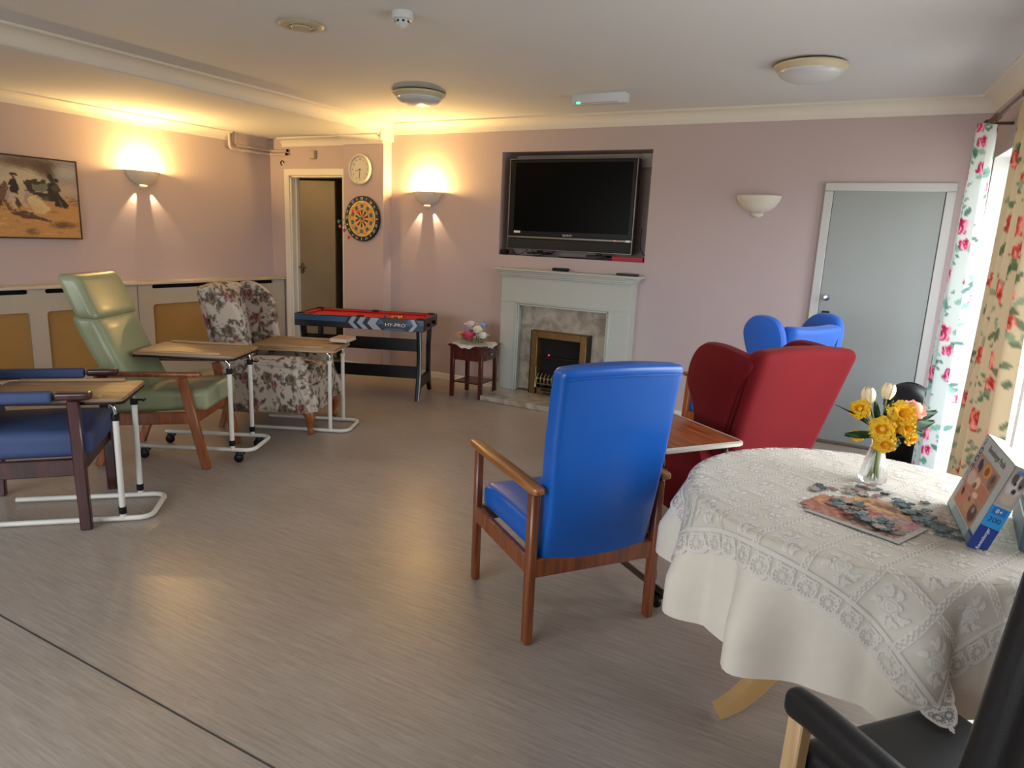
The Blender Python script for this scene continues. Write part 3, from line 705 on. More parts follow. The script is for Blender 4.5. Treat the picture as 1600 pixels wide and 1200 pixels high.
def drape(r, th, over, amp, nf, ph, zt, off=0.0):
    if r <= TR_-.02: return r, zt
    L = r-(TR_-.02); rad = .022; arc = rad*math.pi/2
    if L < arc:
        q = L/rad; return TR_-.02+rad*math.sin(q)+off*math.sin(q), zt-rad*(1-math.cos(q))
    d = L-arc; f = amp*min(1, d/.24)*(math.cos(nf*th+ph)+.45*math.cos((nf*1.6)*th+ph*2.1))
    return TR_+.002+off+.02*d+max(-.004, f+amp*min(1, d/.24)*.35), zt-rad-d*.985
m_cloth = mat('cream_damask', '#d3cabb', .85, var=.05, vs=30, bump=.1, bs=300)
b = B(); NR, NT = 46, 220; vs = []; fs = []; RC = TR_+.365
for i in range(1, NR+1):
    r = RC*(i/NR)
    for k in range(NT):
        th = 2*math.pi*k/NT; rr = r*(1+.0*math.cos(th)); ro, z = drape(rr, th, 0, .065, 10, .6, TZ+.002)
        vs.append((ro*math.cos(th), ro*math.sin(th), z))
for i in range(NR-1):
    for k in range(NT): fs.append((i*NT+k, i*NT+(k+1) % NT, (i+1)*NT+(k+1) % NT, (i+1)*NT+k))
vs.append((0, 0, TZ+.002)); fs += [(k, (k+1) % NT, len(vs)-1) for k in range(NT)]
o = b.add(vs, fs).mk('tablecloth', m_cloth, ang=80, loc=TC, fix=False)
tag(o, 'plain cream cloth hanging in folds beneath the lace cover', 'tablecloth')
# lace cover
S_ = .635; NL = 430
g = np.linspace(-S_, S_, NL+1); A, Bc = np.meshgrid(g, g); a_, b_ = A.ravel(), Bc.ravel()
def lace_pattern(a, b):
    p_ = .142; net = np.full(a.shape, .30)
    inn = S_-.082; la = np.abs(((a+p_/2+7*p_) % p_)-p_/2); lb = np.abs(((b+p_/2+7*p_) % p_)-p_/2)
    ca = ((a+7*p_) % p_)-p_/2; cb = ((b+7*p_) % p_)-p_/2
    val = net.copy()
    # rose in each diamond
    ang0 = .8; x = ca*math.cos(ang0)-cb*math.sin(ang0); y = ca*math.sin(ang0)+cb*math.cos(ang0)
    d = np.hypot(x, y); th = np.arctan2(y, x)
    ed = .023*(1+.16*np.cos(6*th)); ring = .5+.5*np.cos(d*620+1.5*np.cos(3*th))
    val = np.where(d < ed, .62+.36*ring, val)
    for k, (an, ln) in enumerate(((1.57, .034), (.9, .028), (2.3, .028), (-.6, .026), (-1.57, .034), (-2.4, .026))):
        cx, cyy = .022*math.cos(an), .022*math.sin(an)
        m = leafm(x, y, cx, cyy, ln, .016, an+(.3 if k % 2 else -.2)); val = np.maximum(val, np.where(m > .4, .93, 0))
        an2 = an+.5; m = leafm(x, y, cx*1.6, cyy*1.6, .02, .012, an2+.5); val = np.maximum(val, np.where(m > .4, .9, 0))
    # lattice bands
    for l, o2 in ((la, b), (lb, a)):
        bd = l < .0105; zz = .012*np.abs(((o2*55) % 1)-.5)
        val = np.where(bd, np.where(np.abs(l-zz) < .0022, .45, .95), val)
    # border
    m_ = np.maximum(np.abs(a), np.abs(b)); tt = np.where(np.abs(a) > np.abs(b), b, a); dist = S_-m_
    bor = dist < .082; val = np.where(bor, .34, val)
    val = np.where((dist > .070) & (dist < .082), .95, val)
    per = .068; u = ((tt+50*per) % per)-per/2; e = dist-.034
    r = np.hypot(u, e); th = np.arctan2(e, u)
    val = np.where(bor & (np.abs(r-.027) < .0035), .97, val)
    val = np.where(bor & (np.abs(r-.019) < .003) & (np.cos(th*12) > -.1), .95, val)
    val = np.where(bor & (r < .008), .9, val)
    q = np.hypot(np.abs(u)-.018, e-.022); val = np.where(bor & (np.abs(q-.007) < .0028), .95, val)
    sc = .016*(1-np.sqrt(np.clip(1-(2*np.abs(u)/per)**2, 0, 1)))
    val = np.where(dist < sc+.014, .98, val); val = np.where(dist < sc, 0, val)
    return val
lv = lace_pattern(a_, b_)
ROTL = R_(-72-45); pos = np.zeros((a_.size, 3)); rng = np.random.default_rng(4)
seatz = .492
for i in range(a_.size):
    x, y = a_[i], b_[i]; r = math.hypot(x, y); th = (math.atan2(y, x)+ROTL+math.pi) % (2*math.pi)-math.pi
    ro, z = drape(r, th, 0, .065, 10, .6, TZ+.0045, .009)
    if r < TR_-.02: z += .0012*math.sin(x*46+y*11)*math.sin(y*38)
    if z < seatz and abs(math.degrees(th)+72) < 42:
        e = seatz-z; z = seatz-.02*0+.004*math.sin(x*60)*0; ro += e*.85
    pos[i] = (ro*math.cos(th), ro*math.sin(th), z)
fs = [(j*(NL+1)+i, j*(NL+1)+i+1, (j+1)*(NL+1)+i+1, (j+1)*(NL+1)+i) for j in range(NL) for i in range(NL)]
fs = [f for f in fs if max(lv[f[0]], lv[f[1]], lv[f[2]], lv[f[3]]) > 0]
def lace_mat():
    m, t, p = nt('white_lace'); N, L = t.nodes, t.links
    a = N.new('ShaderNodeAttribute'); a.attribute_name = 'Col'
    p.inputs['Base Color'].default_value = (.78, .75, .69, 1); p.inputs['Roughness'].default_value = .8
    tl = N.new('ShaderNodeBsdfTranslucent'); tl.inputs[0].default_value = (.78, .75, .69, 1)
    m1 = N.new('ShaderNodeMixShader'); m1.inputs[0].default_value = .3; L.new(p.outputs[0], m1.inputs[1]); L.new(tl.outputs[0], m1.inputs[2])
    tr = N.new('ShaderNodeBsdfTransparent'); m2 = N.new('ShaderNodeMixShader')
    L.new(a.outputs['Fac'], m2.inputs[0]); L.new(tr.outputs[0], m2.inputs[1]); L.new(m1.outputs[0], m2.inputs[2])
    L.new(m2.outputs[0], N['Material Output'].inputs[0]); return m
me = bpy.data.meshes.new('lace_cover'); me.from_pydata(pos.tolist(), [], fs); me.materials.append(lace_mat())
me.polygons.foreach_set('use_smooth', [True]*len(me.polygons))
o = bpy.data.objects.new('lace_cover', me); link(o); o.location = TC
setcol(o, np.repeat(lv[:, None], 3, 1)); tag(o, 'square white lace cover with rose diamonds and scalloped border over the round table', 'tablecloth')
# ---------------------------------------------------------------- radiator cover
XF = -6.2
m_inset = mat('inset_hardboard', '#a07a42', .6, var=.12, vs=3)
def ring(b, y0, y1, z0, z1, iy0, iy1, iz0, iz1, x, th, rad=.03, k=4):
    inn = []; out = []
    for cy0, cz0, a0, oy, oz in ((iy1-rad, iz1-rad, 0, y1, z1), (iy0+rad, iz1-rad, 90, y0, z1), (iy0+rad, iz0+rad, 180, y0, z0), (iy1-rad, iz0+rad, 270, y1, z0)):
        for i in range(k+1):
            a = R_(a0+90*i/k); inn.append((cy0+rad*math.cos(a), cz0+rad*math.sin(a))); out.append((oy, oz))
    n = len(inn); vs = []
    for xx in (x, x-th):
        vs += [(xx, p[0], p[1]) for p in inn]+[(xx, p[0], p[1]) for p in out]
    fs = []
    for i in range(n):
        j = (i+1) % n
        f = (i, j, n+j, n+i) if out[i] != out[j] else (i, j, n+i)
        fs.append(f); fs.append(tuple(q+2*n for q in f)); fs.append((i, j, 2*n+j, 2*n+i))
    return b.add(vs, fs)
def radiator_unit(y0, y1, cells, label):
    t = thing('radiator_cover', label, 'radiator cover', (0, 0, 0), 0, 'radiator covers along the left wall')
    b = B(); ed = [y0]+[(cells[i][1]+cells[i+1][0])/2 for i in range(len(cells)-1)]+[y1]
    for i, (c0, c1) in enumerate(cells):
        ring(b, ed[i], ed[i+1], 0, .80, c0, c1, .17, .712, XF, .02)
        ring(b, ed[i], ed[i+1], .80, .902, c0, c1, .862, .8995, XF, .02, .018)
        B().box((XF-.026, (c0+c1)/2, .44), (.008, c1-c0+.06, .60)).mk('panel', m_inset, t)
        B().box((XF-.16, (c0+c1)/2, .45), (.06, c1-c0, .6)).mk('radiator', m_dark, t)
        B().box((XF-.10, (c0+c1)/2, .875), (.01, c1-c0+.04, .05)).mk('slot_backing', m_dark, t)
    b.mk('front', m_rad, t, fix=False)
    for y in (y0+.01, y1-.01): B().box((-6.3, y, .45), (.19, .018, .90)).mk('end_panel', m_rad, t)
    return t
radiator_unit(4.003, 5.80, [(4.15, 4.80), (4.96, 5.63)], 'painted radiator cover with hardboard panels beside the open doorway')
radiator_unit(2.22, 3.997, [(2.40, 3.06), (3.19, 3.86)], 'painted radiator cover with hardboard panels behind the sage green armchair')
o = B().box((-6.285, 3.9, .914), (.235, 3.82, .024), .006).mk('radiator_shelf', mat('shelf_paint', '#c2b8a6', .4)); tag(o, 'long painted shelf running along the top of the radiator covers', 'shelf')
# ---------------------------------------------------------------- pool table
m_navy = mat('pool_navy', '#101420', .35); m_pblue = mat('pool_blue', '#2a5580', .4); m_psil = mat('pool_silver', '#9aa2ae', .35); m_felt = mat('red_felt', '#b0161a', .9, var=.08, vs=30)
t = thing('pool_table', 'small folding pool table with red felt and black stand by the pillar', 'pool table', (-4.235, 4.965, 0), R_(23))
PL, PW, PZ = 1.19, .56, .745
for s in (-1, 1):
    B().box((0, s*(PW/2-.012), PZ-.055), (PL, .024, .11), .004).mk('side_board', m_navy, t)
    B().box((s*(PL/2-.012), 0, PZ-.055), (.024, PW-.048, .11), .004).mk('end_board', m_navy, t)
    B().box((0, s*(PW/2-.05), PZ-.014), (PL-.12, .035, .02), .006).mk('cushion', m_felt, t)
    B().box((s*(PL/2-.05), 0, PZ-.014), (.035, PW-.14, .02), .006).mk('cushion', m_felt, t)
B().box((0, 0, PZ-.04), (PL-.05, PW-.05, .03)).mk('bed', m_felt, t)
for sx in (-1, 0, 1):
    for s in (-1, 1): B().lathe([(.02, -.002), (.034, 0), (.036, .01), (.03, .012), (.018, .0)], 14, (sx*(PL/2-.045), s*(PW/2-.045), PZ-.006)).mk('pocket', m_black, t)
fy = -PW/2-.0015
def decal(pts, m): B().prism(pts, .002, 0, T3(0, fy, PZ-.055) @ XZ).mk('stripe', m, t)
decal([(-.59, .0), (-.12, .0), (-.10, .045), (-.59, .045)], m_pblue)
def chev(x, w, m): decal([(x, .052), (x+w, .052), (x+w-.035, .0), (x+w+.02, -.053), (x+.02, -.053), (x-.035, 0)][::-1], m)
chev(-.06, .045, m_psil); chev(.02, .05, m_psil); chev(.115, .075, m_psil)
decal([(.20, .052), (.24, .0), (.17, .0)], m_pblue); decal([(.42, .0), (.50, .0), (.47, .052), (.455, .052)], m_pblue); decal([(.56, 0), (.59, 0), (.59, .045), (.53, .045)], m_pblue)
decal([(.47, .052), (.505, .052), (.535, .0), (.49, -.053), (.455, -.053), (.50, 0)], m_psil); decal([(.22, -.052), (.43, -.052), (.40, -.036), (.25, -.036)], m_pblue)
text('HY-PRO', .042, m_text, t, frame4((1, 0, 0), (0, 0, 1), (.335, fy-.002, PZ-.06)), sx=1.25)
for sx in (-1, 1):
    lp = [(-.25, PZ-.11), (-.22, .45), (-.22, .22), (-.275, .03), (-.28, 0), (-.24, 0), (-.17, .10), (.17, .10), (.24, 0), (.28, 0), (.275, .03), (.22, .22), (.22, .45), (.25, PZ-.11), (.18, PZ-.11), (.16, .45), (.16, .2), (-.16, .2), (-.16, .45), (-.18, PZ-.11)]
    L_ = B().prism([p for p in lp], .035, .004, T3(sx*(PL/2-.06), 0, 0) @ YZ).mk('leg', m_black, t)
    B().tube(smooth_path([(sx*(PL/2-.04), -.255, PZ-.11), (sx*(PL/2-.04), -.226, .45), (sx*(PL/2-.04), -.226, .22), (sx*(PL/2-.04), -.278, .03), (sx*(PL/2-.04), -.284, .008)], 4), .006, 6).mk('leg_trim', m_psil, L_)
for z in (.50, .25): B().box((0, -.19, z), (PL-.15, .02, .11), .003).mk('crossbar', m_black, t)
for i, s in enumerate((-.12, .1)): B().lathe([(0, 0), (.018, 0), (.02, .02), (0, .024)], 12, T=Matrix.Translation((PL/2, s, PZ-.06)) @ Matrix.Rotation(R_(90), 4, 'Y')).mk('knob', m_black, t)
rnd = random.Random(5); bc = ['#d8a020', '#c8501c', '#e0b050', '#a02018', '#d8d0b8', '#c07a20']; bme = {}
TP = Matrix.Translation((-4.235, 4.965, 0)) @ Matrix.Rotation(R_(23), 4, 'Z')
def ball(x, y, c, label, group=None):
    if c not in bme:
        b = B().lathe([(.014*math.sin(math.pi*i/8), -.014*math.cos(math.pi*i/8)) for i in range(9)], 12)
        o = b.mk('pool_ball', mat('ball_'+c[1:], c, .15, var=.02)); bme[c] = o.data
    else: o = bpy.data.objects.new('pool_ball', bme[c]); link(o)
    o.location = TP @ Vector((x, y, PZ-.025+.014)); tag(o, label, 'ball', group)
n = 0
for r in range(4):
    for k in range(r+1):
        ball(.26+r*.0255, -.10+(k-r/2)*.0295, bc[n % 6], 'small coloured ball in the racked triangle on red felt', 'racked pool balls'); n += 1
ball(.19, -.10, '#3a4a60', 'single dark pool ball lying apart left of the racked balls')
# ---------------------------------------------------------------- side table, doily, flowers
m_cherry = wood('dark_cherry', '#3a0f08', '#5c1d10', .3, 3, 2, .4)
t = thing('side_table', 'small dark cherry side table with low shelf left of the fireplace', 'table', (-3.385, 5.49, 0), R_(4))
for sx in (-1, 1):
    for s in (-1, 1): B().box((sx*.15, s*.15, .24), (.036, .036, .48), .003, fn=lambda x, y, z: (x*(1+.25*z), y*(1+.25*z), z)).mk('leg', m_cherry, t)
B().box((0, 0, .49), (.37, .37, .022), .006).mk('tabletop', m_cherry, t)
for s in (-1, 1):
    B().box((0, s*.15, .415), (.30, .018, .12), .002).mk('apron', m_cherry, t); B().box((s*.15, 0, .415), (.018, .30, .12), .002).mk('apron', m_cherry, t)
dr = B().box((.162, 0, .415), (.012, .24, .09), .003).mk('drawer_front', m_cherry, t)
B().lathe([(0, .022), (.010, .02), (.011, .012), (.005, .004), (.005, 0)], 12, T=Matrix.Translation((.168, 0, .415)) @ Matrix.Rotation(R_(90), 4, 'Y')).mk('knob', m_chrome, dr)
B().box((0, 0, .14), (.28, .28, .014), .003).mk('shelf', m_cherry, t)
def dfn(u, v):
    q = 2*math.pi*u; r = v*.215*(1+.03*math.cos(14*q)); x, y = r*math.cos(q), r*math.sin(q); m = max(abs(x), abs(y))
    h = 0
    if m > .185: k = m-.185; h = k*1.0; s_c = .187/m; x, y = x*(s_c+.0), y*(s_c+.0)
    return (x, y, .5025-h*1.0 if h else .5025)
o = B().grid(dfn, 72, 14).mk('doily', mat('white_doily', '#d8d4cc', .85, var=.05, vs=60), ang=70, fix=False, loc=(-3.385, 5.49, 0), rot=(0, 0, R_(4))); tag(o, 'white scalloped doily draped over the cherry side table', 'doily')
def bloom(b, c, r, n=3, seed=0, up=None):
    # a round many-petalled head
    rn = random.Random(seed); c = Vector(c)
    for ly in range(n):
        k = 5+ly; tilt = .25+ly*.45; rr = r*(.45+.55*(ly+1)/n)
        for i in range(k):
            a = 2*math.pi*i/k+ly*.6+rn.random()*.3; d = Vector((math.cos(a), math.sin(a), 0)); vs = []; fs = []
            for v in range(5):
                for u in range(-2, 3):
                    f = v/4; wid = rr*.55*math.sin(math.pi*(.15+.75*f)); out = rr*math.sin(tilt*f*1.3+.1)*f*1.05
                    hgt = rr*(math.cos(tilt*1.0)*f*.9)-r*.15
                    sd = Vector((-d.y, d.x, 0)); vs.append(c+d*(out+.25*rr*f-.12*rr*(u/2)**2)+sd*wid*u/2+Vector((0, 0, hgt+.05*rr*math.cos(u))))
            for v in range(4):
                for u in range(4): fs.append((v*5+u, v*5+u+1, (v+1)*5+u+1, (v+1)*5+u))
            b.add(vs, fs)
    # solid heart so the head reads as full
    b.lathe([(r*.72*math.sin(math.pi*i/8), -r*.62*math.cos(math.pi*i/8)+r*.12) for i in range(9)], 14, tuple(c))
    return b
m_leafg = mat('artificial_leaf', '#2f4a26', .55, var=.25, vs=30); m_leafp = mat('pale_sprig', '#8c8a60', .7, var=.25, vs=40)
rn = random.Random(2)
spec = [(-.012, -.075, .055, .046, '#c2405a', 'deep pink artificial rose at the front of the posy'), (-.085, -.055, .045, .038, '#c9a880', 'peach artificial rose at the left of the posy'),
        (.045, -.04, .105, .042, '#d9d4c0', 'cream artificial rose near the top of the posy'), (.098, -.06, .065, .036, '#dcd8cc', 'white artificial rose at the right of the posy'),
        (-.035, .0, .13, .042, '#cfc2c0', 'blush artificial rose topmost in the posy'), (.05, .02, .13, .036, '#8f96c0', 'lilac blue artificial bloom at the top right of the posy'), (-.04, -.02, .085, .034, '#9a98b8', 'small lilac artificial bloom in the middle of the posy')]
for i, (x, y, z, r, c, lb_) in enumerate(spec):
    x, y, z, r = x*1.35, y*1.2, z*1.15+.01, r*1.2
    t = thing('artificial_flower', lb_, 'flower', (-3.385, 5.49, .505), 0, 'posy on the side table')
    bloom(B(), (x, y, z), r*1.25, 3, i).mk('bloom', mat('petal_'+str(i), c, .7, var=.12, vs=30), t, ang=70, fix=False)
    B().tube(smooth_path([(x, y, z-r*.4), (x*.6, y*.6, z*.45), (x*.45, y*.45, .003)], 3), .003, 6).mk('stem', m_leafg, t)
t = thing('foliage_sprig', 'pale green sprigs ringing the base of the posy', 'foliage', (-3.385, 5.49, .505))
for i in range(34):
    a = 2*math.pi*i/34+rn.random()*.2; r = .08+.07*rn.random(); d = Vector((math.cos(a), math.sin(a), 0)); b = B(); p = d*r*.5+Vector((0, 0, .004)); q = d*(r+.025)+Vector((0, 0, .015+.05*rn.random()))
    sd = Vector((-d.y, d.x, 0))*.012; m = (p+q)/2+Vector((0, 0, .01)); b.add([p, m+sd, q, m-sd, m+Vector((0, 0, .004))], [(0, 1, 4), (1, 2, 4), (2, 3, 4), (3, 0, 4)]).mk('leaf', m_leafp, t, fix=False)
# ---------------------------------------------------------------- fireplace
m_marble = None
def marble():
    m, t, p = nt('beige_marble'); N, L = t.nodes, t.links; tc = N.new('ShaderNodeTexCoord')
    n = N.new('ShaderNodeTexNoise'); n.inputs['Scale'].default_value = 7; n.inputs['Detail'].default_value = 8; n.inputs['Distortion'].default_value = 1.2; L.new(tc.outputs['Object'], n.inputs[0])
    r = N.new('ShaderNodeValToRGB'); e = r.color_ramp.elements; e[0].position = .38; e[0].color = (*lin('#8f8271'), 1); e[1].position = .62; e[1].color = (*lin('#b3a795'), 1)
    q = e.new(.5); q.color = (*lin('#a4988a'), 1); L.new(n.outputs[0], r.inputs[0]); L.new(r.outputs[0], p.inputs['Base Color']); p.inputs['Roughness'].default_value = .25; return m
m_marble = marble()
FX0, FX1, FYF = -3.255, -1.97, 5.735
OX0, OX1, OZ = -3.075, -2.155, .895
t = thing('fireplace_surround', 'grey painted fireplace surround with moulded mantel below the television', 'fireplace', (0, 0, 0))
for a, b2 in ((FX0, OX0), (OX1, FX1)): B().box(((a+b2)/2, (FYF+YB)/2, OZ/2+.025), (b2-a, YB-FYF, OZ-.05+.0), .003).mk('jamb', m_grey, t)
B().box(((FX0+FX1)/2, (FYF+YB)/2, (OZ+1.15)/2), (FX1-FX0, YB-FYF, 1.15-OZ), .003).mk('frieze', m_grey, t)
B().box(((FX0+FX1)/2, 5.80, 1.20), (FX1-FX0+.13, .24, .022), .006).mk('mantel_shelf', m_grey, t)
mo = B()
for i, (e, z, h) in enumerate(((.035, 1.182, .02), (.02, 1.163, .022), (.008, 1.145, .018))): mo.box(((FX0+FX1)/2, 5.81-e/2, z), (FX1-FX0+2*e, .19, h), .005)
mo.mk('cornice', m_grey, t)
mo = B()
for e, yo in ((0, .012), (.018, .006)):
    mo.box((OX0+.008+e-.012, FYF-yo/2, OZ/2+.03), (.016, yo+.01, OZ-.05), .003); mo.box((OX1-.008-e+.012, FYF-yo/2, OZ/2+.03), (.016, yo+.01, OZ-.05), .003); mo.box(((OX0+OX1)/2, FYF-yo/2, OZ-.008-e+.012), (OX1-OX0+.02-2*e, yo+.01, .016), .003)
mo.mk('moulding', m_grey, t)
B().box(((OX0+OX1)/2, 5.85, OZ/2+.03), (OX1-OX0, .06, OZ-.06)).mk('back_panel', m_marble, t)
o = B().box((-2.60, 5.60, .025), (1.22, .55, .05), .006); o = o.mk('hearth', m_marble); tag(o, 'beige marble hearth slab in front of the fireplace', 'hearth')
t = thing('electric_fire', 'inset electric fire with antique brass frame and curved fret', 'electric fire', (-2.625, 5.82, .05))
fw, fh = .56, .60
for s in (-1, 1): B().box((s*(fw/2-.032), -.05, fh/2), (.064, .10, fh), .005).mk('frame_side', m_brass, t)
B().box((0, -.05, fh-.032), (fw-.128, .10, .064), .005).mk('frame_top', m_brass, t)
for s in (-1, 1): B().box((s*(fw/2+.006), -.045, fh/2), (.012, .09, fh), .002).mk('side_casing', m_black, t)
B().box((0, -.003, fh/2), (fw-.1, .006, fh-.02)).mk('firebox', m_dark, t)
B().box((0, -.06, .36), (fw-.14, .03, .012)).mk('hood_lip', m_black, t)
B().box((-.13, -.012, .37), (.006, .006, .006)).mk('indicator_light', emit('red_led', (1, .02, .02), 12), t)
m_fret = mat('fret_brass', '#9a8560', .3, .8, var=.2)
m_fret = mat('fret_brass', '#9a8560', .3, .8, var=.2)
b = B()
for z, y in ((.16, -.118), (.105, -.10)): b.tube([(-.205, y, z), (.205, y, z)], .006, 8)
fr_ = b.mk('fret', m_fret, t)
for i in range(11):
    x = -.19+.38*i/10; B().tube(smooth_path([(x, -.085, .20), (x, -.115, .175), (x, -.12, .13), (x, -.095, .10)], 3), .007, 8).mk('fret_bar', m_fret, fr_)
for s in (-1, 1): B().lathe([(0, .1), (.006, .09), (.004, .06), (.012, .05), (.008, .0), (.012, -.06), (.016, -.10), (0, -.11)], 12, (s*.21, -.11, .17)).mk('fret_finial', m_fret, fr_)
B().box((0, -.09, .035), (.40, .03, .07), .006).mk('ash_pan', m_brass, t)
B().box((0, -.107, .05), (.30, .006, .022), .002).mk('ash_slot', m_dark, t); B().box((0, -.107, .02), (.26, .006, .014), .002).mk('ash_slot', m_dark, t)
B().rbox((.38, .1, .1), .03, 6, (0, -.045, .13), lambda x, y, z: (x, y, z+.02*math.sin(x*50))).mk('coal_bed', mat('coals', '#16120f', .9, var=.5, vs=60, bump=1, bs=60), t)
# ---------------------------------------------------------------- television and niche things
m_screen = mat('tv_screen', '#010101', .3, var=0, spec=.1); m_sil = mat('tv_silver', '#85807a', .35, .6)
TVX, TVY, TW, TH, TZ0 = -2.687, 5.925, 1.245, .83, 1.385
t = thing('television', 'large black flat television with silver edge in the wall niche', 'television', (TVX, TVY, TZ0), R_(1.0))
B().box((0, .05, TH/2), (TW, .09, TH), .008).mk('cabinet', m_black, t)
B().box((0, -.003, TH/2+.06), (TW-.02, .012, TH-.145), .002).mk('bezel', m_black, t)
B().box((.01, -.0095, TH/2+.07), (TW-.10, .002, TH-.21)).mk('screen', m_screen, t)
B().box((0, -.004, .118), (TW-.004, .014, .018), .003).mk('trim_bar', m_sil, t)
B().box((0, -.004, .055), (TW-.016, .018, .088), .003).mk('speaker_bar', mat('speaker_cloth', '#070708', .6, bump=.4, bs=900), t)
for s in (-1, 1): B().box((s*(TW/2-.001), -.002, TH/2), (.008, .02, TH), .002).mk('edge', m_sil, t)
B().box((0, -.002, .006), (TW, .02, .008), .002).mk('edge', m_sil, t); B().box((0, -.002, TH-.003), (TW, .02, .006), .002).mk('edge', m_sil, t)
text('SONY', .026, m_text, t, frame4((1, 0, 0), (0, 0, 1), (.0, -.0125, .145)), sx=1.4)
B().box((-TW/2+.10, -.0105, .165), (.065, .002, .02)).mk('sticker', m_text, t); B().box((TW/2-.04, -.012, .118), (.04, .002, .018)).mk('sticker', m_text, t)
B().box((TW/2-.16, -.0125, .118), (.006, .002, .005)).mk('standby_light', emit('standby', (1, .05, .02), 6), t)
for s in (-1, 1): B().box((s*.30, .05, -.027), (.20, .16, .018), .004).box((s*.30, .05, -.01), (.05, .03, .03)).mk('foot', m_black, t)
def cable(pts, label, r=.004):
    o = B().tube(smooth_path(pts, 6), r, 6).mk('cable', m_black); tag(o, label, 'cable', 'cables under the television')
y_ = 5.93; zf = NZ0+.006
cable([(-3.36, y_, zf+.02), (-3.28, y_-.01, zf+.06), (-3.2, y_-.02, zf), (-3.10, y_, zf+.05)], 'black cable looping at the left end below the television')
cable([(-3.05, y_, zf+.055), (-3.0, y_-.015, zf), (-2.85, y_-.01, zf+.03), (-2.8, y_, zf+.055)], 'black cable looping left of centre below the television')
cable([(-2.78, y_+.03, zf), (-2.6, y_-.01, zf), (-2.3, y_-.005, zf+.002), (-2.22, y_+.02, zf)], 'black cable lying flat towards the red box', .006)
cable([(-2.0, y_+.05, 1.62), (-1.99, y_+.02, 1.45), (-1.95, y_+.1, 1.36), (-1.94, y_+.12, zf)], 'black cable hanging right of the television')
o = B().box((-3.36, 5.95, NZ0+.025), (.06, .08, .05), .008).mk('power_adaptor', m_black); tag(o, 'black power adaptor in the left corner of the niche', 'adaptor')
o = B().box((-2.09, 5.945, NZ0+.022), (.29, .07, .042), .003).mk('red_box', mat('red_card', '#9c1030', .5)); tag(o, 'flat red box at the right end of the niche', 'box')
o = B().box((-2.06, 6.17, 2.215), (.10, .04, .12), .003).mk('wall_bracket', m_frame); tag(o, 'pale bracket box at the top right behind the television', 'bracket')
t = thing('remote_control', 'black rounded remote control in the middle of the mantel', 'remote control', (-2.68, 5.80, 1.2115), R_(8))
B().rbox((.16, .05, .028), .013, 5, (0, 0, .014), lambda x, y, z: (x, y*(1-.2*abs(x)/.08), z)).mk('body', m_black, t)
for i in range(6): B().box((-.05+.02*i, 0, .0285), (.010, .018, .003), .001).mk('button', m_sil, t)
t = thing('media_player', 'flat black box with silver top at the right end of the mantel', 'media player', (-2.03, 5.78, 1.2115), R_(4))
B().box((0, 0, .010), (.19, .07, .018), .004).mk('body', m_black, t); B().box((0, 0, .0205), (.182, .062, .003), .001).mk('top_plate', m_sil, t)
# ---------------------------------------------------------------- wall lights
m_sconce = mat('plaster_sconce', '#cdc6ba', .7, var=.03); m_bulb = emit('lit_bulb', (1, .75, .38), 40); m_bulboff = mat('unlit_bulb', '#d8d8d0', .3)
def sconce(label, loc, rz, on):
    # local: wall at y=0, room at -y, z=0 at rim
    t = thing('wall_light', label, 'wall light', loc, rz, 'plaster uplighter wall lights')
    prof = [(.168, 0), (.172, -.006), (.16, -.04), (.13, -.085), (.09, -.115), (.052, -.128)]
    inner = [(.046, -.12), (.085, -.107), (.122, -.08), (.15, -.038), (.160, 0)]
    b = B().lathe(prof+inner+[prof[0]], 24, a0=math.pi, a1=2*math.pi)
    b.v = [Vector((v.x, v.y*.62, v.z)) for v in b.v]
    b.mk('bowl', m_sconce, t, fix=False)
    b = B().lathe([(.0, -.172), (.03, -.165), (.048, -.15), (.05, -.142)], 16, a0=math.pi, a1=2*math.pi); b.v = [Vector((v.x, v.y*.75, v.z)) for v in b.v]; b.mk('finial', m_sconce, t, fix=False)
    B().box((0, -.006, -.08), (.09, .012, .15), .003).mk('wall_plate', m_sconce, t)
    B().lathe([(0, .0), (.016, -.004), (.026, -.02), (.028, -.035), (.02, -.055), (.013, -.07), (0, -.075)][::-1], 14, (0, -.055, -.012)).mk('bulb', m_bulb if on else m_bulboff, t)
    if on:
        l = bpy.data.lights.new('bulb_light', 'POINT'); l.energy = SCONCE_UP; l.color = WARM; l.shadow_soft_size = .03
        o = bpy.data.objects.new('bulb_light', l); link(o, t); o.location = (0, -.068, .004)
        for s in (-1, 1):
            l = bpy.data.lights.new('slit_light', 'SPOT'); l.energy = SCONCE_DOWN; l.color = (1, .72, .42); l.spot_size = R_(38); l.spot_blend = .7; l.shadow_soft_size = .004
            o = bpy.data.objects.new('slit_light', l); link(o, t); o.location = (s*.052, -.03, -.15)
            o.rotation_euler = Vector((s*.42, .13, -1)).to_track_quat('-Z', 'Y').to_euler()
    return t
sconce('lit plaster wall light on the left wall beside the painting', (XL+.001, 4.255, 1.955), R_(90), True)
sconce('lit plaster wall light between the dartboard pillar and the television', (-4.25, YB-.001, 1.905), 0, True)
sconce('unlit plaster wall light between the television and the grey door', (-1.03, YB-.001, 1.905), 0, False)
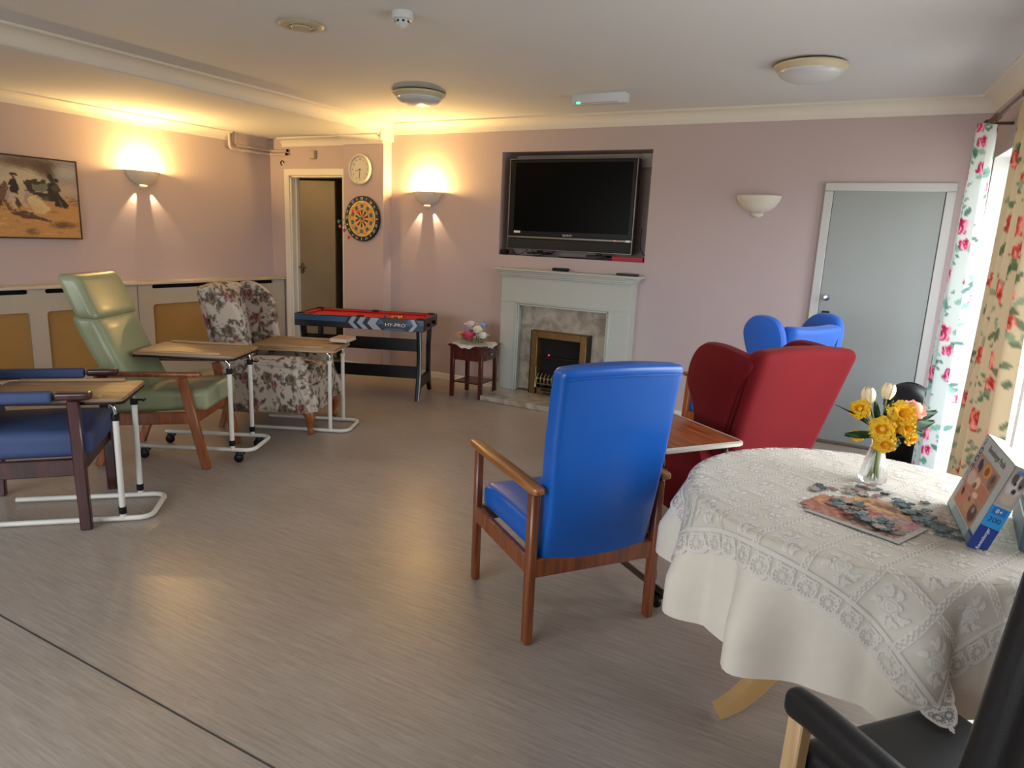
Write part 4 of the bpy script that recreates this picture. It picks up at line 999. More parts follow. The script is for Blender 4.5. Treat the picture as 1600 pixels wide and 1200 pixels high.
# ---------------------------------------------------------------- ceiling things
m_opal = mat('opal_glass', '#c6cacb', .2, var=.02); m_rim = mat('ivory_rim', '#cbbf9f', .4)
def dome(label, x, y, rot):
    t = thing('ceiling_light', label, 'ceiling light', (x, y, ZC), rot, 'domed ceiling lights')
    B().lathe([(0, 0), (.17, 0), (.19, -.01), (.0, -.01)], 40).mk('gasket', m_dark, t)
    B().lathe([(.19, -.008), (.205, -.016), (.204, -.026), (.172, -.052), (.165, -.05), (.18, -.02)], 40).mk('rim', m_rim, t)
    B().lathe([(.176*math.cos(math.pi/2*i/12), -.048-.062*math.sin(math.pi/2*i/12)) for i in range(13)], 40).mk('dome', m_opal, t)
dome('domed opal ceiling light nearest the dartboard pillar', -3.43, 4.62, 0)
dome('domed opal ceiling light above the grey door side', -.60, 4.62, .4)
t = thing('air_vent', 'round ivory ceiling vent with a slotted centre', 'air vent', (-2.99, 2.96, ZC))
m_ivory = mat('ivory_plastic', '#b9ad92', .45)
B().lathe([(0, 0), (.115, 0), (.12, -.006), (.108, -.014), (.075, -.018), (.072, -.008), (0, -.006)], 40).mk('flange', m_ivory, t)
B().lathe([(.0, -.022), (.05, -.022), (.055, -.016), (.0, -.014)], 32).mk('centre_disc', m_ivory, t)
B().lathe([(.05, -.0105), (.076, -.0105)], 32).mk('recess', m_dark, t, fix=False)
for k in range(12):
    a = math.pi*2*k/12; B().box((.064*math.cos(a), .064*math.sin(a), -.012), (.02, .006, .012), .001, rot=(0, 0, a)).mk('slat', m_ivory, t)
for a in (.6, 3.74): B().lathe([(0, -.012), (.007, -.011), (.008, -.006)], 10, (.098*math.cos(a), .098*math.sin(a), -.004)).mk('screw', m_chrome, t)
t = thing('smoke_detector', 'white smoke detector on the ceiling right of the vent', 'smoke detector', (-2.33, 2.99, ZC))
m_plas = mat('white_plastic', '#c9ccd0', .4)
B().lathe([(0, 0), (.052, 0), (.054, -.01), (.052, -.034), (.042, -.038), (0, -.038)], 28).mk('base', m_plas, t)
B().lathe([(.036, -.038), (.036, -.052), (.028, -.060), (.012, -.072), (0, -.074)], 24).mk('sensor_cage', m_plas, t)
for k in range(8): a = k*math.pi/4; B().box((.036*math.cos(a), .036*math.sin(a), -.046), (.004, .012, .009), 0, rot=(0, 0, a)).mk('slot', m_dark, t)
t = thing('emergency_light', 'slim white emergency light unit with green indicator on the ceiling', 'emergency light', (-2.11, 5.10, ZC), R_(-1))
B().prism([(-.045, 0), (.045, 0), (.04, -.05), (.03, -.07), (-.03, -.07), (-.04, -.05)], .43, .003, YZ).mk('housing', m_plas, t)
B().box((-.02, -.0, -.052), (.36, .07, .034), .006).mk('diffuser', mat('frosted', '#a8a49c', .3), t)
B().box((-.165, -.036, -.058), (.03, .008, .012), .002).mk('indicator_light', emit('green_led', (.05, 1, .35), 3), t)
# ---------------------------------------------------------------- things on the walls
t = thing('wall_clock', 'round white wall clock above the dartboard', 'clock', (-5.015, YP, 2.115))
RX = Matrix.Rotation(R_(90), 4, 'X')
B().lathe([(0, 0), (.13, 0), (.15, .012), (.152, .03), (.140, .04), (.128, .03), (.128, .016), (0, .016)], 48, T=RX).mk('rim', mat('clock_white', '#d5d0c4', .4), t)
B().lathe([(0, .018), (.127, .018)], 40, T=RX).mk('dial', mat('clock_dial', '#cfc8ba', .6), t, fix=False)
for k in range(1, 13):
    a = R_(90-30*k); text(str(k), .026, m_black, t, frame4((1, 0, 0), (0, 0, 1), (.1*math.cos(a), -.0195, .1*math.sin(a))), .0003, name='numeral')
for nm_, a, ln, w_ in (('hour_hand', R_(90-255), .062, .006), ('minute_hand', R_(90-186), .09, .004)):
    B().bar((0, -.022, 0), (ln*math.cos(a), -.022, ln*math.sin(a)), .002, w_, 0, up=(0, 1, 0)).mk(nm_, m_black, t)
B().lathe([(0, .026), (.006, .026), (.006, .018)], 12, T=RX).mk('hub', m_black, t)
t = thing('dartboard', 'round dartboard with orange and blue segments and black number ring', 'dartboard', (-4.985, YP, 1.615))
B().lathe([(0, 0), (.228, 0), (.234, .006), (.234, .024), (.228, .03), (.185, .03), (.183, .026), (0, .026)], 56, T=RX).mk('board', mat('dart_rim', '#1a1410', .6), t)
me_u = vcol('dart_print', .7)
vs = []; fs = []; cols = []
NR_, NA = 24, 120
for i in range(NR_+1):
    for k in range(NA):
        r = .184*i/NR_; a = 2*math.pi*k/NA; vs.append((r*math.cos(a), -.0275, r*math.sin(a)))
        sg = int((k+3)//6) % 20; odd = sg % 2; f = i/NR_
        c = lin('#c8b060') if odd else lin('#d08a30')
        if f < .09: c = lin('#7a3a20')
        elif f < .14: c = lin('#e0b060')
        elif f < .50: c = lin('#4a2418') if odd else lin('#d8b070')
        elif f < .58: c = lin('#d8a048')
        elif f < .82: c = (lin('#1f5f8a') if odd else lin('#d89a40')) if f > .62 else lin('#c8a850')
        elif f > .95: c = lin('#d8c880')
        cols.append(c)
for i in range(NR_):
    for k in range(NA): fs.append((i*NA+k, i*NA+(k+1) % NA, (i+1)*NA+(k+1) % NA, (i+1)*NA+k))
me = bpy.data.meshes.new('face'); me.from_pydata(vs, [], fs); me.materials.append(me_u); o = bpy.data.objects.new('face', me); link(o, t); setcol(o, np.array(cols))
for k, nmb in enumerate([20, 1, 18, 4, 13, 6, 10, 15, 2, 17, 3, 19, 7, 16, 8, 11, 14, 9, 12, 5]):
    a = R_(90-18*k); text(str(nmb), .036, m_text, t, frame4((math.sin(a), 0, -math.cos(a)), (math.cos(a), 0, math.sin(a)), (.207*math.cos(a), -.0305, .207*math.sin(a))), .0004, name='numeral')
def dart(x, z, c, label, lean=(.1, -.25)):
    t = thing('dart', label, 'dart', (-4.985+x, YP-.028, 1.615+z)); d = Vector((lean[0], -1, lean[1])).normalized(); s = Vector((1, 0, 0)); u = d.cross(s).normalized()
    B().tube([(0, 0, 0), d*.03, d*.07, d*.075], [.001, .003, .0045, .003], 8).mk('barrel', m_chrome, t)
    B().tube([d*.075, d*.11], .002, 6).mk('shaft', m_black, t)
    m = mat('flight_'+c[1:], c, .5, var=.05); b = B()
    for e in (s, u): b.add([d*.095, d*.105+e*.018, d*.135+e*.018, d*.135-e*.018, d*.105-e*.018], [(0, 1, 2, 3, 4)])
    b.mk('flight', m, t, fix=False)
for x, z, c, l in ((-.11, .04, '#7ab040', 'green flighted dart left of the bullseye'), (-.03, .10, '#d86050', 'coral flighted dart above the bullseye'), (.03, .095, '#c03040', 'red flighted dart upper right of the bullseye'), (-.15, -.10, '#c04030', 'red flighted dart low on the left of the board'), (-.21, -.06, '#d87090', 'pink flighted dart at the left rim of the board'), (-.225, -.01, '#4a9a9a', 'teal flighted dart hanging off the left rim'), (-.09, -.17, '#e06030', 'orange flighted dart at the bottom of the board'), (.04, .03, '#2f8a80', 'teal flighted dart right beside the bullseye')): dart(x, z, c, l)
o = B().box((-5.73, YD-.02, 2.275), (.085, .04, .085), .006).mk('alarm_sounder', mat('cream_box', '#b3a08c', .5)); tag(o, 'small cream alarm box above the open doorway', 'alarm')
for k, (z, y, lb_) in enumerate(((2.285, .045, 'lower painted pipe bending down beside the doorway corner'), (2.325, .03, 'upper painted pipe running to the doorway corner'))):
    yy = 5.23+k*.07
    q = fillet_path([(XL+.05, yy, ZA-.005), (XL+.05, yy, z), (XL+.05, YD-y, z), (-6.09, YD-y, z)], .04, 5)
    t = thing('pipe', lb_, 'pipe'); B().tube(q, .013, 12).mk('tube', m_wall, t)
    for yb in (5.42, 5.62): B().box((XL+.03, yb, z), (.05, .02, .032), .003).mk('clip', m_wall, t)
    B().tube([(-6.10, YD-y, z), (-6.09, YD-y, z)], .015, 12).mk('end_cap', m_black, t)
b = B(); q = [(-6.2+.025*math.cos(a), YD-.01, 2.195+.025*math.sin(a)) for a in [i*.35 for i in range(14)]]
o = b.tube(q, .005, 6).mk('wire_coil', m_black); tag(o, 'small black wire coil on the wall by the door frame corner', 'wire')
# painting: steam train and riders in a desert
m_print = vcol('print_ink', .6)
def paint_train(u, v):
    rg = np.random.default_rng(1)
    u = u+.006*np.sin(v*70+9*np.sin(u*23))+.004*np.sin(u*130+v*60); v = v+.007*np.sin(u*61+6*np.sin(v*31))+.004*np.sin(v*140+u*40)
    n = u.size; c = np.tile(np.array(lin('#b98a52')), (n, 1))
    hz = .44+.02*np.sin(u*9)+.012*np.sin(u*31)
    c = blend(c, sm(hz, hz+.03, v), lin('#a58f7c')); c = blend(c, sm(.58, .8, v), lin('#918c8b'))
    c = blend(c, ell(u, v, .50, .76, .24, .16, .15, .7)*.85, lin('#c4b596')); c = blend(c, ell(u, v, .30, .85, .2, .12, 0, .7)*.7, lin('#a79c8a'))
    c = blend(c, ell(u, v, .62, .93, .26, .075, -.05, .6)*.9, lin('#5c4636')); c = blend(c, ell(u, v, .75, .87, .10, .09, -.7, .6)*.9, lin('#4e3c30')); c = blend(c, ell(u, v, .785, .78, .028, .11, .12, .5), lin('#3a2c24'))
    c = blend(c, ell(u, v, .92, .86, .10, .08, 0, .7)*.8, lin('#aaa7a6')); c = blend(c, ell(u, v, .9, .62, .14, .06, .1, .6)*.6, lin('#b2a294'))
    for k in range(22): c = blend(c, ell(u, v, .84+.16*rg.random(), .40+.14*rg.random(), .02+.02*rg.random(), .006, -.1, .4)*.8, lin(['#8a4e2c', '#c08a58', '#6a4028'][k % 3]))
    dk, dg, md = lin('#211a16'), lin('#3c352c'), lin('#6f6d5c')
    c = blend(c, polym(u, v, [(.57, .72), (.66, .735), (.70, .71), (.72, .60), (.60, .56), (.56, .60)]), lin('#352c26'))
    c = blend(c, polym(u, v, [(.62, .67), (.80, .70), (.82, .60), (.64, .58)]), md); c = blend(c, polym(u, v, [(.70, .75), (.735, .75), (.735, .68), (.70, .68)]), dg)
    c = blend(c, polym(u, v, [(.76, .82), (.80, .82), (.795, .72), (.77, .72)]), dk); c = blend(c, ell(u, v, .80, .635, .055, .075, .1, .1), dk); c = blend(c, ell(u, v, .815, .64, .03, .045, 0, .2), lin('#4a4438'))
    c = blend(c, ell(u, v, .83, .745, .02, .03, 0, .2), dk); c = blend(c, polym(u, v, [(.62, .57), (.84, .58), (.87, .50), (.80, .46), (.70, .50)]), lin('#2a221c'))
    c = blend(c, polym(u, v, [(.80, .53), (.86, .52), (.915, .43), (.89, .385), (.80, .41)]), lin('#241e1c')); c = blend(c, polym(u, v, [(.83, .50), (.84, .50), (.86, .41), (.85, .41)]), md); c = blend(c, ell(u, v, .73, .50, .03, .03, 0, .3), lin('#54483a'))
    c = blend(c, polym(u, v, [(.58, .50), (.64, .53), (.76, .38), (.72, .31), (.64, .30), (.60, .38)]), lin('#cdb688')); c = blend(c, ell(u, v, .62, .36, .08, .06, -.4, .6)*.6, lin('#bfa070'))
    for x0, hc, rc in ((.50, '#b9a48c', '#231c26'), (.36, '#6e4e36', '#2a221e'), (.20, '#8a6a4a', '#1e1a20'), (.08, '#a58a6c', '#262028')):
        H_ = lin(hc); q = lambda pts: polym(u, v, [(x0+a, b2) for a, b2 in pts])
        c = blend(c, q([(-.06, .52), (.0, .57), (.04, .66), (.055, .70), (.085, .64), (.075, .60), (.06, .55), (.05, .44), (-.02, .42), (-.06, .45)]), H_)
        c = blend(c, q([(-.05, .46), (-.03, .46), (-.01, .36), (-.03, .30), (-.045, .31), (-.03, .37)]), H_); c = blend(c, q([(.03, .46), (.05, .46), (.09, .36), (.075, .31), (.06, .37)]), H_); c = blend(c, q([(-.02, .50), (.01, .50), (.03, .40), (.0, .33), (-.005, .38)]), lin('#4a3426'))
        c = blend(c, q([(-.045, .55), (-.05, .68), (-.03, .735), (.0, .72), (.025, .62), (.01, .54)]), lin(rc)); c = blend(c, ell(u, v, x0-.015, .745, .014, .022, 0, .2), lin('#6a4a38')); c = blend(c, q([(-.045, .765), (.02, .765), (.005, .795), (-.028, .795)]), lin('#241c18'))
    c = blend(c, polym(u, v, [(.42, .34), (.56, .33), (.66, .27), (.76, .205), (.62, .225), (.52, .24), (.45, .29)]), lin('#5b3c30'))
    c = blend(c, ell(u, v, .86, .165, .10, .045, .05, .6)*.9, lin('#5a4430')); c = blend(c, ell(u, v, .60, .07, .05, .04, 0, .5)*.8, lin('#5a4632')); c = blend(c, ell(u, v, .25, .1, .07, .03, 0, .5)*.8, lin('#5f4a34'))
    for k in range(60):
        x, y = rg.random(), rg.random()*.36; c = blend(c, ell(u, v, x, y, .012+.05*rg.random(), .004+.007*rg.random(), rg.normal()*.1, .5)*.6, lin(['#8f6534', '#a87840', '#d6ac70', '#c79658'][k % 4]))
    return c*(1+.10*np.sin(u*190+5*np.sin(v*120))*np.sin(v*170))[:, None]
pw, ph_ = 1.0, .665
t = thing('painting', 'framed desert painting of riders chasing a steam train on the left wall', 'painting', (XL, 3.63-pw/2, 1.64), R_(90))
B().box((0, -.018, 0), (pw-.014, .03, ph_-.014)).mk('canvas', m_dark, t)
m_pf = mat('painting_frame', '#3a1a10', .4)
for s in (-1, 1): B().box((0, -.02, s*(ph_/2-.006)), (pw, .04, .012), .002).mk('frame_bar', m_pf, t); B().box((s*(pw/2-.006), -.02, 0), (.012, .04, ph_), .002).mk('frame_bar', m_pf, t)
printed('picture', t, frame4((1, 0, 0), (0, 0, 1), (0, -.0345, 0)), pw-.024, ph_-.024, paint_train, m_print, 170, 110)
# ---------------------------------------------------------------- paperback on the overbed table
t = thing('paperback_book', 'worn pink paperback lying on the overbed table by the floral armchair', 'book', (-3.66, 4.0, .656), R_(20))
B().box((0, 0, .014), (.13, .19, .024), .001).mk('pages', mat('page_edges', '#c8b79a', .8), t); mc_ = mat('pink_cover', '#b08a80', .5, var=.2, vs=20)
B().box((0, 0, .0275), (.135, .195, .003)).mk('cover', mc_, t); B().box((0, 0, .0015), (.135, .195, .003)).mk('cover', mc_, t); B().box((-.066, 0, .0145), (.003, .195, .026)).mk('spine', mc_, t)
# ---------------------------------------------------------------- curtains and pole
def curtain(name, label, s0, s1, off, amp, npl, ztop, zbot, base, seed, pal, flare=1.35, trans=.45):
    nu, nv = 150, 210; rg = np.random.default_rng(seed); Lc = 0
    def plan(f, q):           # q 0 top..1 bottom
        k = 1+(flare-1)*q; wob = .25*math.sin(5*f+seed)+.12*math.sin(11*f+2*seed)
        s = s0+(s1-s0)*f*k; o = off+amp*(.55+.45*q)*(math.sin(2*math.pi*npl*(f+.03*wob))+.25*math.sin(4*math.pi*npl*f+seed+q))
        return s, o+.01*math.sin(3*q+5*f)
    pts = np.array([plan(i/nu, .5) for i in range(nu+1)]); arc = np.concatenate([[0], np.cumsum(np.hypot(*np.diff(pts, axis=0).T))])
    vs = []; U = []; V = []
    for j in range(nv+1):
        q = j/nv; z = ztop+(zbot-ztop)*q
        for i in range(nu+1):
            s, o = plan(i/nu, max(0, q-.03)); p = TR @ Vector((s, o, z)); vs.append(p); U.append(arc[i]); V.append(z)
    b = B(); b.v = vs; b.f = [(j*(nu+1)+i, j*(nu+1)+i+1, (j+1)*(nu+1)+i+1, (j+1)*(nu+1)+i) for j in range(nv) for i in range(nu)]
    t = thing(name, label, 'curtain', (0, 0, 0), 0, 'floral curtains at the long window')
    o = b.mk('fabric', vcol(name+'_print_'+str(seed), .85, trans), t, ang=80, fix=False)
    u, v = np.array(U), np.array(V); c = np.tile(np.array(base), (u.size, 1)); rosec, leafc = pal
    rep = .40; row = 0; zz = -.2
    while zz < 2.6:
        x = .07+(.20 if row % 2 else 0)
        while x < arc[-1]+.2:
            jx, jz = x+rg.normal()*.015, zz+rg.normal()*.02
            for k in range(15):          # leaf cluster
                a = rg.random()*6.28; d = .05+.09*rg.random()
                stamp_leaf(c, u, v, jx+d*math.cos(a)*.7, jz+d*math.sin(a)*1.1-.02, .045+.035*rg.random(), .026+.012*rg.random(), a+rg.normal()*.5, leafc[k % len(leafc)])
            for s_y in (1, -1):        # hanging sprig
                for k in range(7):
                    px, pz = jx+.012*math.sin(k*1.3)*s_y, jz+s_y*(.10+.022*k); a = (1.57*s_y)+(.9 if k % 2 else -.9)
                    stamp_leaf(c, u, v, px, pz, .036, .016, a, leafc[(k+1) % len(leafc)], .85)
            stamp_rose(c, u, v, jx, jz, .062, *rosec); stamp_rose(c, u, v, jx+.05, jz-.105, .038, *rosec)
            if row % 2: stamp_rose(c, u, v, jx-.08, jz+.03, .048, *rosec)
            x += rep
        zz += .31; row += 1
    setcol(o, c)
    for i in range(6):
        f = (i+.5)/6; s, o2 = plan(f, 0); p = TR @ Vector((s, -.115, ztop+.02)); B().tube([p+Vector((.018*math.cos(a)*RN.x, .018*math.cos(a)*RN.y, .018+.018*math.sin(a))) for a in [k*math.pi/5 for k in range(10)]], .0025, 6, True).mk('ring', m_brass, t)
    return t
palr = ((lin('#8e1440'), lin('#c83a68'), lin('#e8a0b4')), (lin('#4a7a68'), lin('#3c6458'), lin('#7aa898')))
palb = ((lin('#8a2420'), lin('#b84a40'), lin('#d88a78')), (lin('#4e6244'), lin('#3e5238'), lin('#74866a')))
curtain('curtain', 'gathered floral curtain hanging beside the grey door, far end of the window', .60, .90, -.145, .085, 3, 2.265, .03, lin('#c6ceca'), 3, palr, 1.5, .22)  # pale cool base colour carries the window light falling on this curtain
curtain('curtain', 'floral curtain drawn across the window behind the puzzle box', 1.47, 2.32, -.115, .045, 5, 2.265, .03, lin('#b5a384'), 8, palb, 1.05, .13)  # beige base colour has the shade of its room side put in
t = thing('curtain_pole', 'wooden curtain pole above the long window', 'curtain pole')
m_pole = wood('dark_pole', '#3a1c10', '#5a2e1a', .35, 3, 1)
B().tube([rp(.60, -.115, 2.303), rp(5.6, -.115, 2.303)], .014, 12).mk('pole', m_pole, t)
p = rp(.56, -.115, 2.303); B().lathe([(.03*math.sin(math.pi*i/8), -.035*math.cos(math.pi*i/8)) for i in range(9)], 14, tuple(p)).mk('finial', m_pole, t)
for s in (.68, 3.1, 5.5): b = B(); rbx(b, s-.012, s+.012, -.12, .002, 2.285, 2.30); b.mk('bracket', m_pole, t)
# ---------------------------------------------------------------- bin by the curtain
t = thing('bin', 'black round-topped bin standing between the grey door and the curtain', 'bin', (.205, 5.40, 0)); t.scale = (.95, .95, .93)
B().lathe([(0, 0), (.12, 0), (.125, .01), (.15, .50), (.155, .52), (.15, .53), (0, .53)], 32).mk('body', m_black, t)
B().lathe([(.158, .50), (.16, .54)]+[(.155*math.cos(math.pi/2*i/8), .54+.15*math.sin(math.pi/2*i/8)) for i in range(9)], 32).mk('lid', mat('bin_lid', '#1a1a1c', .4), t)
B().tube([(.12*math.cos(a), -.02, .55+.14*math.sin(a)) for a in [math.pi*i/12 for i in range(13)]], .006, 6).mk('flap_edge', m_black, t)
# ---------------------------------------------------------------- vase of flowers
VC = Vector((.03, 2.515, TZ+.007)); CR = Vector((.88, .475, 0)); CD = Vector((-.475, .88, 0))
t = thing('vase', 'clear glass vase of daffodils and tulips on the lace cover', 'vase', VC)
m_g2, t_, p_ = nt('vase_glass'); p_.inputs['Transmission Weight'].default_value = 1; p_.inputs['Roughness'].default_value = .02; p_.inputs['IOR'].default_value = 1.4; p_.inputs['Base Color'].default_value = (.95, .98, .97, 1)
tr_ = t_.nodes.new('ShaderNodeBsdfTransparent'); mx_ = t_.nodes.new('ShaderNodeMixShader'); mx_.inputs[0].default_value = .45; t_.links.new(p_.outputs[0], mx_.inputs[1]); t_.links.new(tr_.outputs[0], mx_.inputs[2]); t_.links.new(mx_.outputs[0], t_.nodes['Material Output'].inputs[0])
op = [(.0, 0), (.036, 0), (.043, .008), (.044, .02), (.034, .07), (.022, .115), (.018, .13), (.022, .155), (.033, .19)]
B().lathe(op+[(.031, .19), (.020, .155), (.0155, .13), (.0195, .115), (.031, .07), (.041, .02), (.036, .007), (0, .006)], 32).mk('body', m_g2, t, fix=True)
m_yel = mat('daffodil_yellow', '#f2c32a', .6, var=.15, vs=25); m_org = mat('daffodil_orange', '#f0aa18', .6, var=.12, vs=25)
m_cre = mat('tulip_cream', '#ecd8b4', .55, var=.08, vs=20); m_pnk = mat('rose_pink', '#ee9a80', .6, var=.12, vs=20); m_stem = mat('stem_green', '#6f7a3c', .6, var=.2); m_lf = mat('leaf_green', '#27451f', .45, var=.2, vs=25)
def FP(r, u, d=0): return CR*r+CD*d+Vector((0, 0, u))
def petal(b, c, d, nrm, L, W, cup=.3, n=5):
    # petal from c along d with normal nrm
    d = Vector(d).normalized(); s = nrm.cross(d).normalized(); vs = []; fs = []
    for i in range(n+1):
        f = i/n; w_ = W*math.sin(math.pi*min(1, .12+.8*f))**.8
        for k in (-1, -.5, 0, .5, 1): vs.append(c+d*L*f+s*w_*k*.5+nrm*(cup*L*(f*f)*.5+.12*W*abs(k)+.006*math.sin(9*f+4*k)))
    for i in range(n):
        for k in range(4): fs.append((i*5+k, i*5+k+1, (i+1)*5+k+1, (i+1)*5+k))
    b.add(vs, fs)
def stem(t, head, i):
    foot = FP(.016*math.sin(i*2.4), .012, .016*math.cos(i*2.4)); neck = FP(.006*math.cos(i), .13, .005*math.sin(i))
    B().tube(smooth_path([foot, neck, neck.lerp(head, .55)+Vector((0, 0, .01)), head], 5), .0028, 6).mk('stem', m_stem, t)
def basis(n):
    n = n.normalized(); a = Vector((0, 0, 1)) if abs(n.z) < .9 else Vector((1, 0, 0)); x = a.cross(n).normalized(); return n, x, n.cross(x)
def daffodil(i, pos, face, sz, label):
    t = thing('daffodil', label, 'flower', VC, 0, 'daffodils in the glass vase'); c = pos; n, x, y = basis(face); rn = random.Random(i)
    for ring_ in range(2):
        for k in range(6):
            a = math.pi/3*k+ring_*.5+rn.random()*.15; b = B(); petal(b, c-n*.004*ring_, x*math.cos(a)+y*math.sin(a), n, sz*(1.05 if ring_ else .9), sz*1.0, .1+.35*rn.random()); b.mk('petal', m_yel, t, ang=70, fix=False)
    b = B(); vs = []; fs = []
    for j in range(5):
        r = sz*(.16+.04*j+(.06*(j == 4))); h = sz*.16*j
        for k in range(18): a = 2*math.pi*k/18; q = r*(1+.10*(j/4)*math.cos(6*a)); vs.append(c+n*h+(x*math.cos(a)+y*math.sin(a))*q)
    for j in range(4):
        for k in range(18): fs.append((j*18+k, j*18+(k+1) % 18, (j+1)*18+(k+1) % 18, (j+1)*18+k))
    b.add(vs, fs).mk('trumpet', m_org, t, ang=70, fix=False); stem(t, c-n*.01, i)
view = (Vector((0, 0, CAMH))-VC-Vector((0, 0, .2))).normalized()
for i, (r, u, d, sz, fx, fu, lb_) in enumerate(((-.075, .245, 0, .034, -.5, .25, 'daffodil at the upper left of the vase, below the cream tulips'), (-.022, .195, -.05, .042, -.25, -.05, 'large daffodil at the front centre left of the vase'), (-.010, .150, -.055, .036, .05, -.35, 'daffodil hanging lowest at the front of the vase'), (.042, .240, -.03, .046, .2, .15, 'largest daffodil right of centre in the vase'), (-.074, .155, 0, .022, -.7, -.5, 'tiny daffodil drooping at the lower left of the vase'), (.092, .160, -.02, .026, .8, -.3, 'small daffodil drooping at the lower right of the vase'), (.055, .205, -.045, .032, .3, -.3, 'daffodil tucked just below the largest one'))):
    daffodil(i, FP(r, u, d), view+CR*fx+Vector((0, 0, fu)), sz, lb_)
for i, (r, u, d, tilt, lb_) in enumerate(((-.045, .285, .02, -.18, 'cream tulip on the left at the top of the vase'), (.022, .30, .03, .12, 'cream tulip on the right at the top of the vase'))):
    t = thing('tulip', lb_, 'flower', VC, 0, 'tulips in the glass vase'); c = FP(r, u, d); n, x, y = basis(Vector((0, 0, 1))+CR*tilt)
    for k in range(6):
        a = math.pi/3*k; b = B(); vs = []; fs = []; rad = .0215 if k % 2 else .0195
        for j in range(8):
            f = j/7; rr = rad*math.sin(math.pi*(.18+.60*f))*1.05; h = .052*f
            for q in (-1, -.5, 0, .5, 1): aa = a+q*.62*math.sin(math.pi*(.25+.56*f)); vs.append(c+n*(h-.022)+(x*math.cos(aa)+y*math.sin(aa))*rr)
        for j in range(7):
            for q in range(4): fs.append((j*5+q, j*5+q+1, (j+1)*5+q+1, (j+1)*5+q))
        b.add(vs, fs).mk('petal', m_cre, t, ang=70, fix=False)
    stem(t, c-n*.02, 10+i)
for i, (r, u, d, sz, mm_, lb_) in enumerate(((.105, .25, .01, .036, m_pnk, 'salmon pink rose at the right of the vase'), (.135, .215, .03, .026, m_cre, 'pale cream rose behind the dark leaf at the far right of the vase'))):
    t = thing('rose', lb_, 'flower', VC, 0, 'roses in the glass vase'); b = bloom(B(), (0, 0, 0), sz, 4, i+20); n, x, y = basis(Vector((0, 0, .8))+view*.7+CR*.2); c = FP(r, u, d)
    b.v = [c+x*v.x+y*v.y+n*v.z for v in b.v]; b.mk('bloom', mm_, t, ang=70, fix=False); stem(t, c-n*.01, 20+i)
t = thing('vase_foliage', 'dark green leaves spreading between the blooms in the vase', 'foliage', VC)
for i, (r0, u0, r1, u1, W, d) in enumerate(((-.03, .17, -.125, .165, .026, -.03), (.05, .185, .16, .225, .030, -.03), (.06, .205, .175, .255, .030, -.01), (.0, .19, .012, .285, .028, -.02), (-.01, .2, -.03, .27, .02, 0), (.05, .18, .145, .175, .026, 0), (-.02, .19, -.09, .225, .014, 0), (.02, .15, .06, .145, .03, -.03), (-.06, .215, -.155, .255, .005, .0))):
    b = B(); a, e = FP(r0, u0, d), FP(r1, u1, d); petal(b, a, e-a, (view-(e-a).normalized()*view.dot((e-a).normalized())).normalized(), (e-a).length, W, -.25, 7); b.mk('leaf', m_lf, t, ang=70, fix=False)
    B().tube(smooth_path([FP(.004*i-.016, .03, .004*i-.02), FP(.002*i-.008, .13), a], 4), .0022, 6).mk('stem', m_stem, t)
# ---------------------------------------------------------------- jigsaw
m_back = mat('card_back', '#6d7a7a', .7, var=.12, vs=40); PZT = TZ+.0065
def piece_outline(sz, tabs):
    h = sz/2; o = []
    cs = [(-h, -h), (h, -h), (h, h), (-h, h)]
    for k in range(4):
        a = Vector(cs[k]); b2 = Vector(cs[(k+1) % 4]); d = (b2-a)/sz; nn = Vector((d.y, -d.x)); tb = tabs[k]
        o.append(a)
        if tb:
            for f, g in ((.38, 0), (.34, .14), (.42, .24), (.58, .24), (.66, .14), (.62, 0)): o.append(a+d*sz*f+nn*sz*g*tb)
    return o
PS = .0222; e1 = Vector((.912, -.41, 0)); e2 = Vector((.41, .912, 0)); PO = Vector((.109, 1.984, 0))   # front right corner
def puzzle_picture(u, v):
    c = np.tile(np.array(lin('#a8705c')), (u.size, 1))
    c = blend(c, ell(u, v, .50, .82, .36, .14, -.05, .2), lin('#c89a50')); c = blend(c, ell(u, v, .55, .84, .22, .08, -.1, .3), lin('#6a3a20')); c = blend(c, ell(u, v, .42, .86, .10, .05, .2, .3), lin('#8a5028'))
    c = blend(c, ell(u, v, .15, .55, .16, .2, 0, .3), lin('#c07a64')); c = blend(c, ell(u, v, .12, .42, .1, .08, 0, .3), lin('#c88a3c')); c = blend(c, ell(u, v, .78, .50, .2, .22, 0, .3), lin('#a88276')); c = blend(c, ell(u, v, .8, .34, .14, .1, 0, .3), lin('#8a6a58')); c = blend(c, ell(u, v, .92, .55, .08, .12, 0, .3), lin('#b06a78'))
    c = blend(c, ell(u, v, .50, .55, .1, .05, 0, .3), lin('#9c3434')); c = blend(c, ell(u, v, .55, .22, .14, .10, 0, .3), lin('#2a2622')); c = blend(c, ell(u, v, .78, .15, .14, .08, .1, .3), lin('#332a26')); c = blend(c, ell(u, v, .35, .3, .12, .08, 0, .3), lin('#b0604a'))
    c = blend(c, .5*(np.sin(u*57+3*np.sin(v*43))*np.sin(v*61+u*9) > .35), lin('#4a3430')); c = blend(c, .5*(np.sin(u*47+5*np.sin(v*33))*np.sin(v*71) < -.45), lin('#d8b0a0'))
    bd = (v < .07) | (u > .94); c = np.where(bd[:, None], np.array(lin('#a7a8a2')), c)
    return c
t = thing('jigsaw_puzzle', 'partly assembled jigsaw puzzle picture lying on the lace cover', 'jigsaw puzzle', PO+Vector((0, 0, PZT)), math.atan2(e1.y, e1.x))
NXP, NYP = 14, 13; rn = random.Random(11); hor = {}; ver = {}; m_pz = vcol('puzzle_print', .45)
for i in range(NXP):
    for j in range(NYP):
        hor[(i, j)] = rn.choice((-1, 1)); ver[(i, j)] = rn.choice((-1, 1))
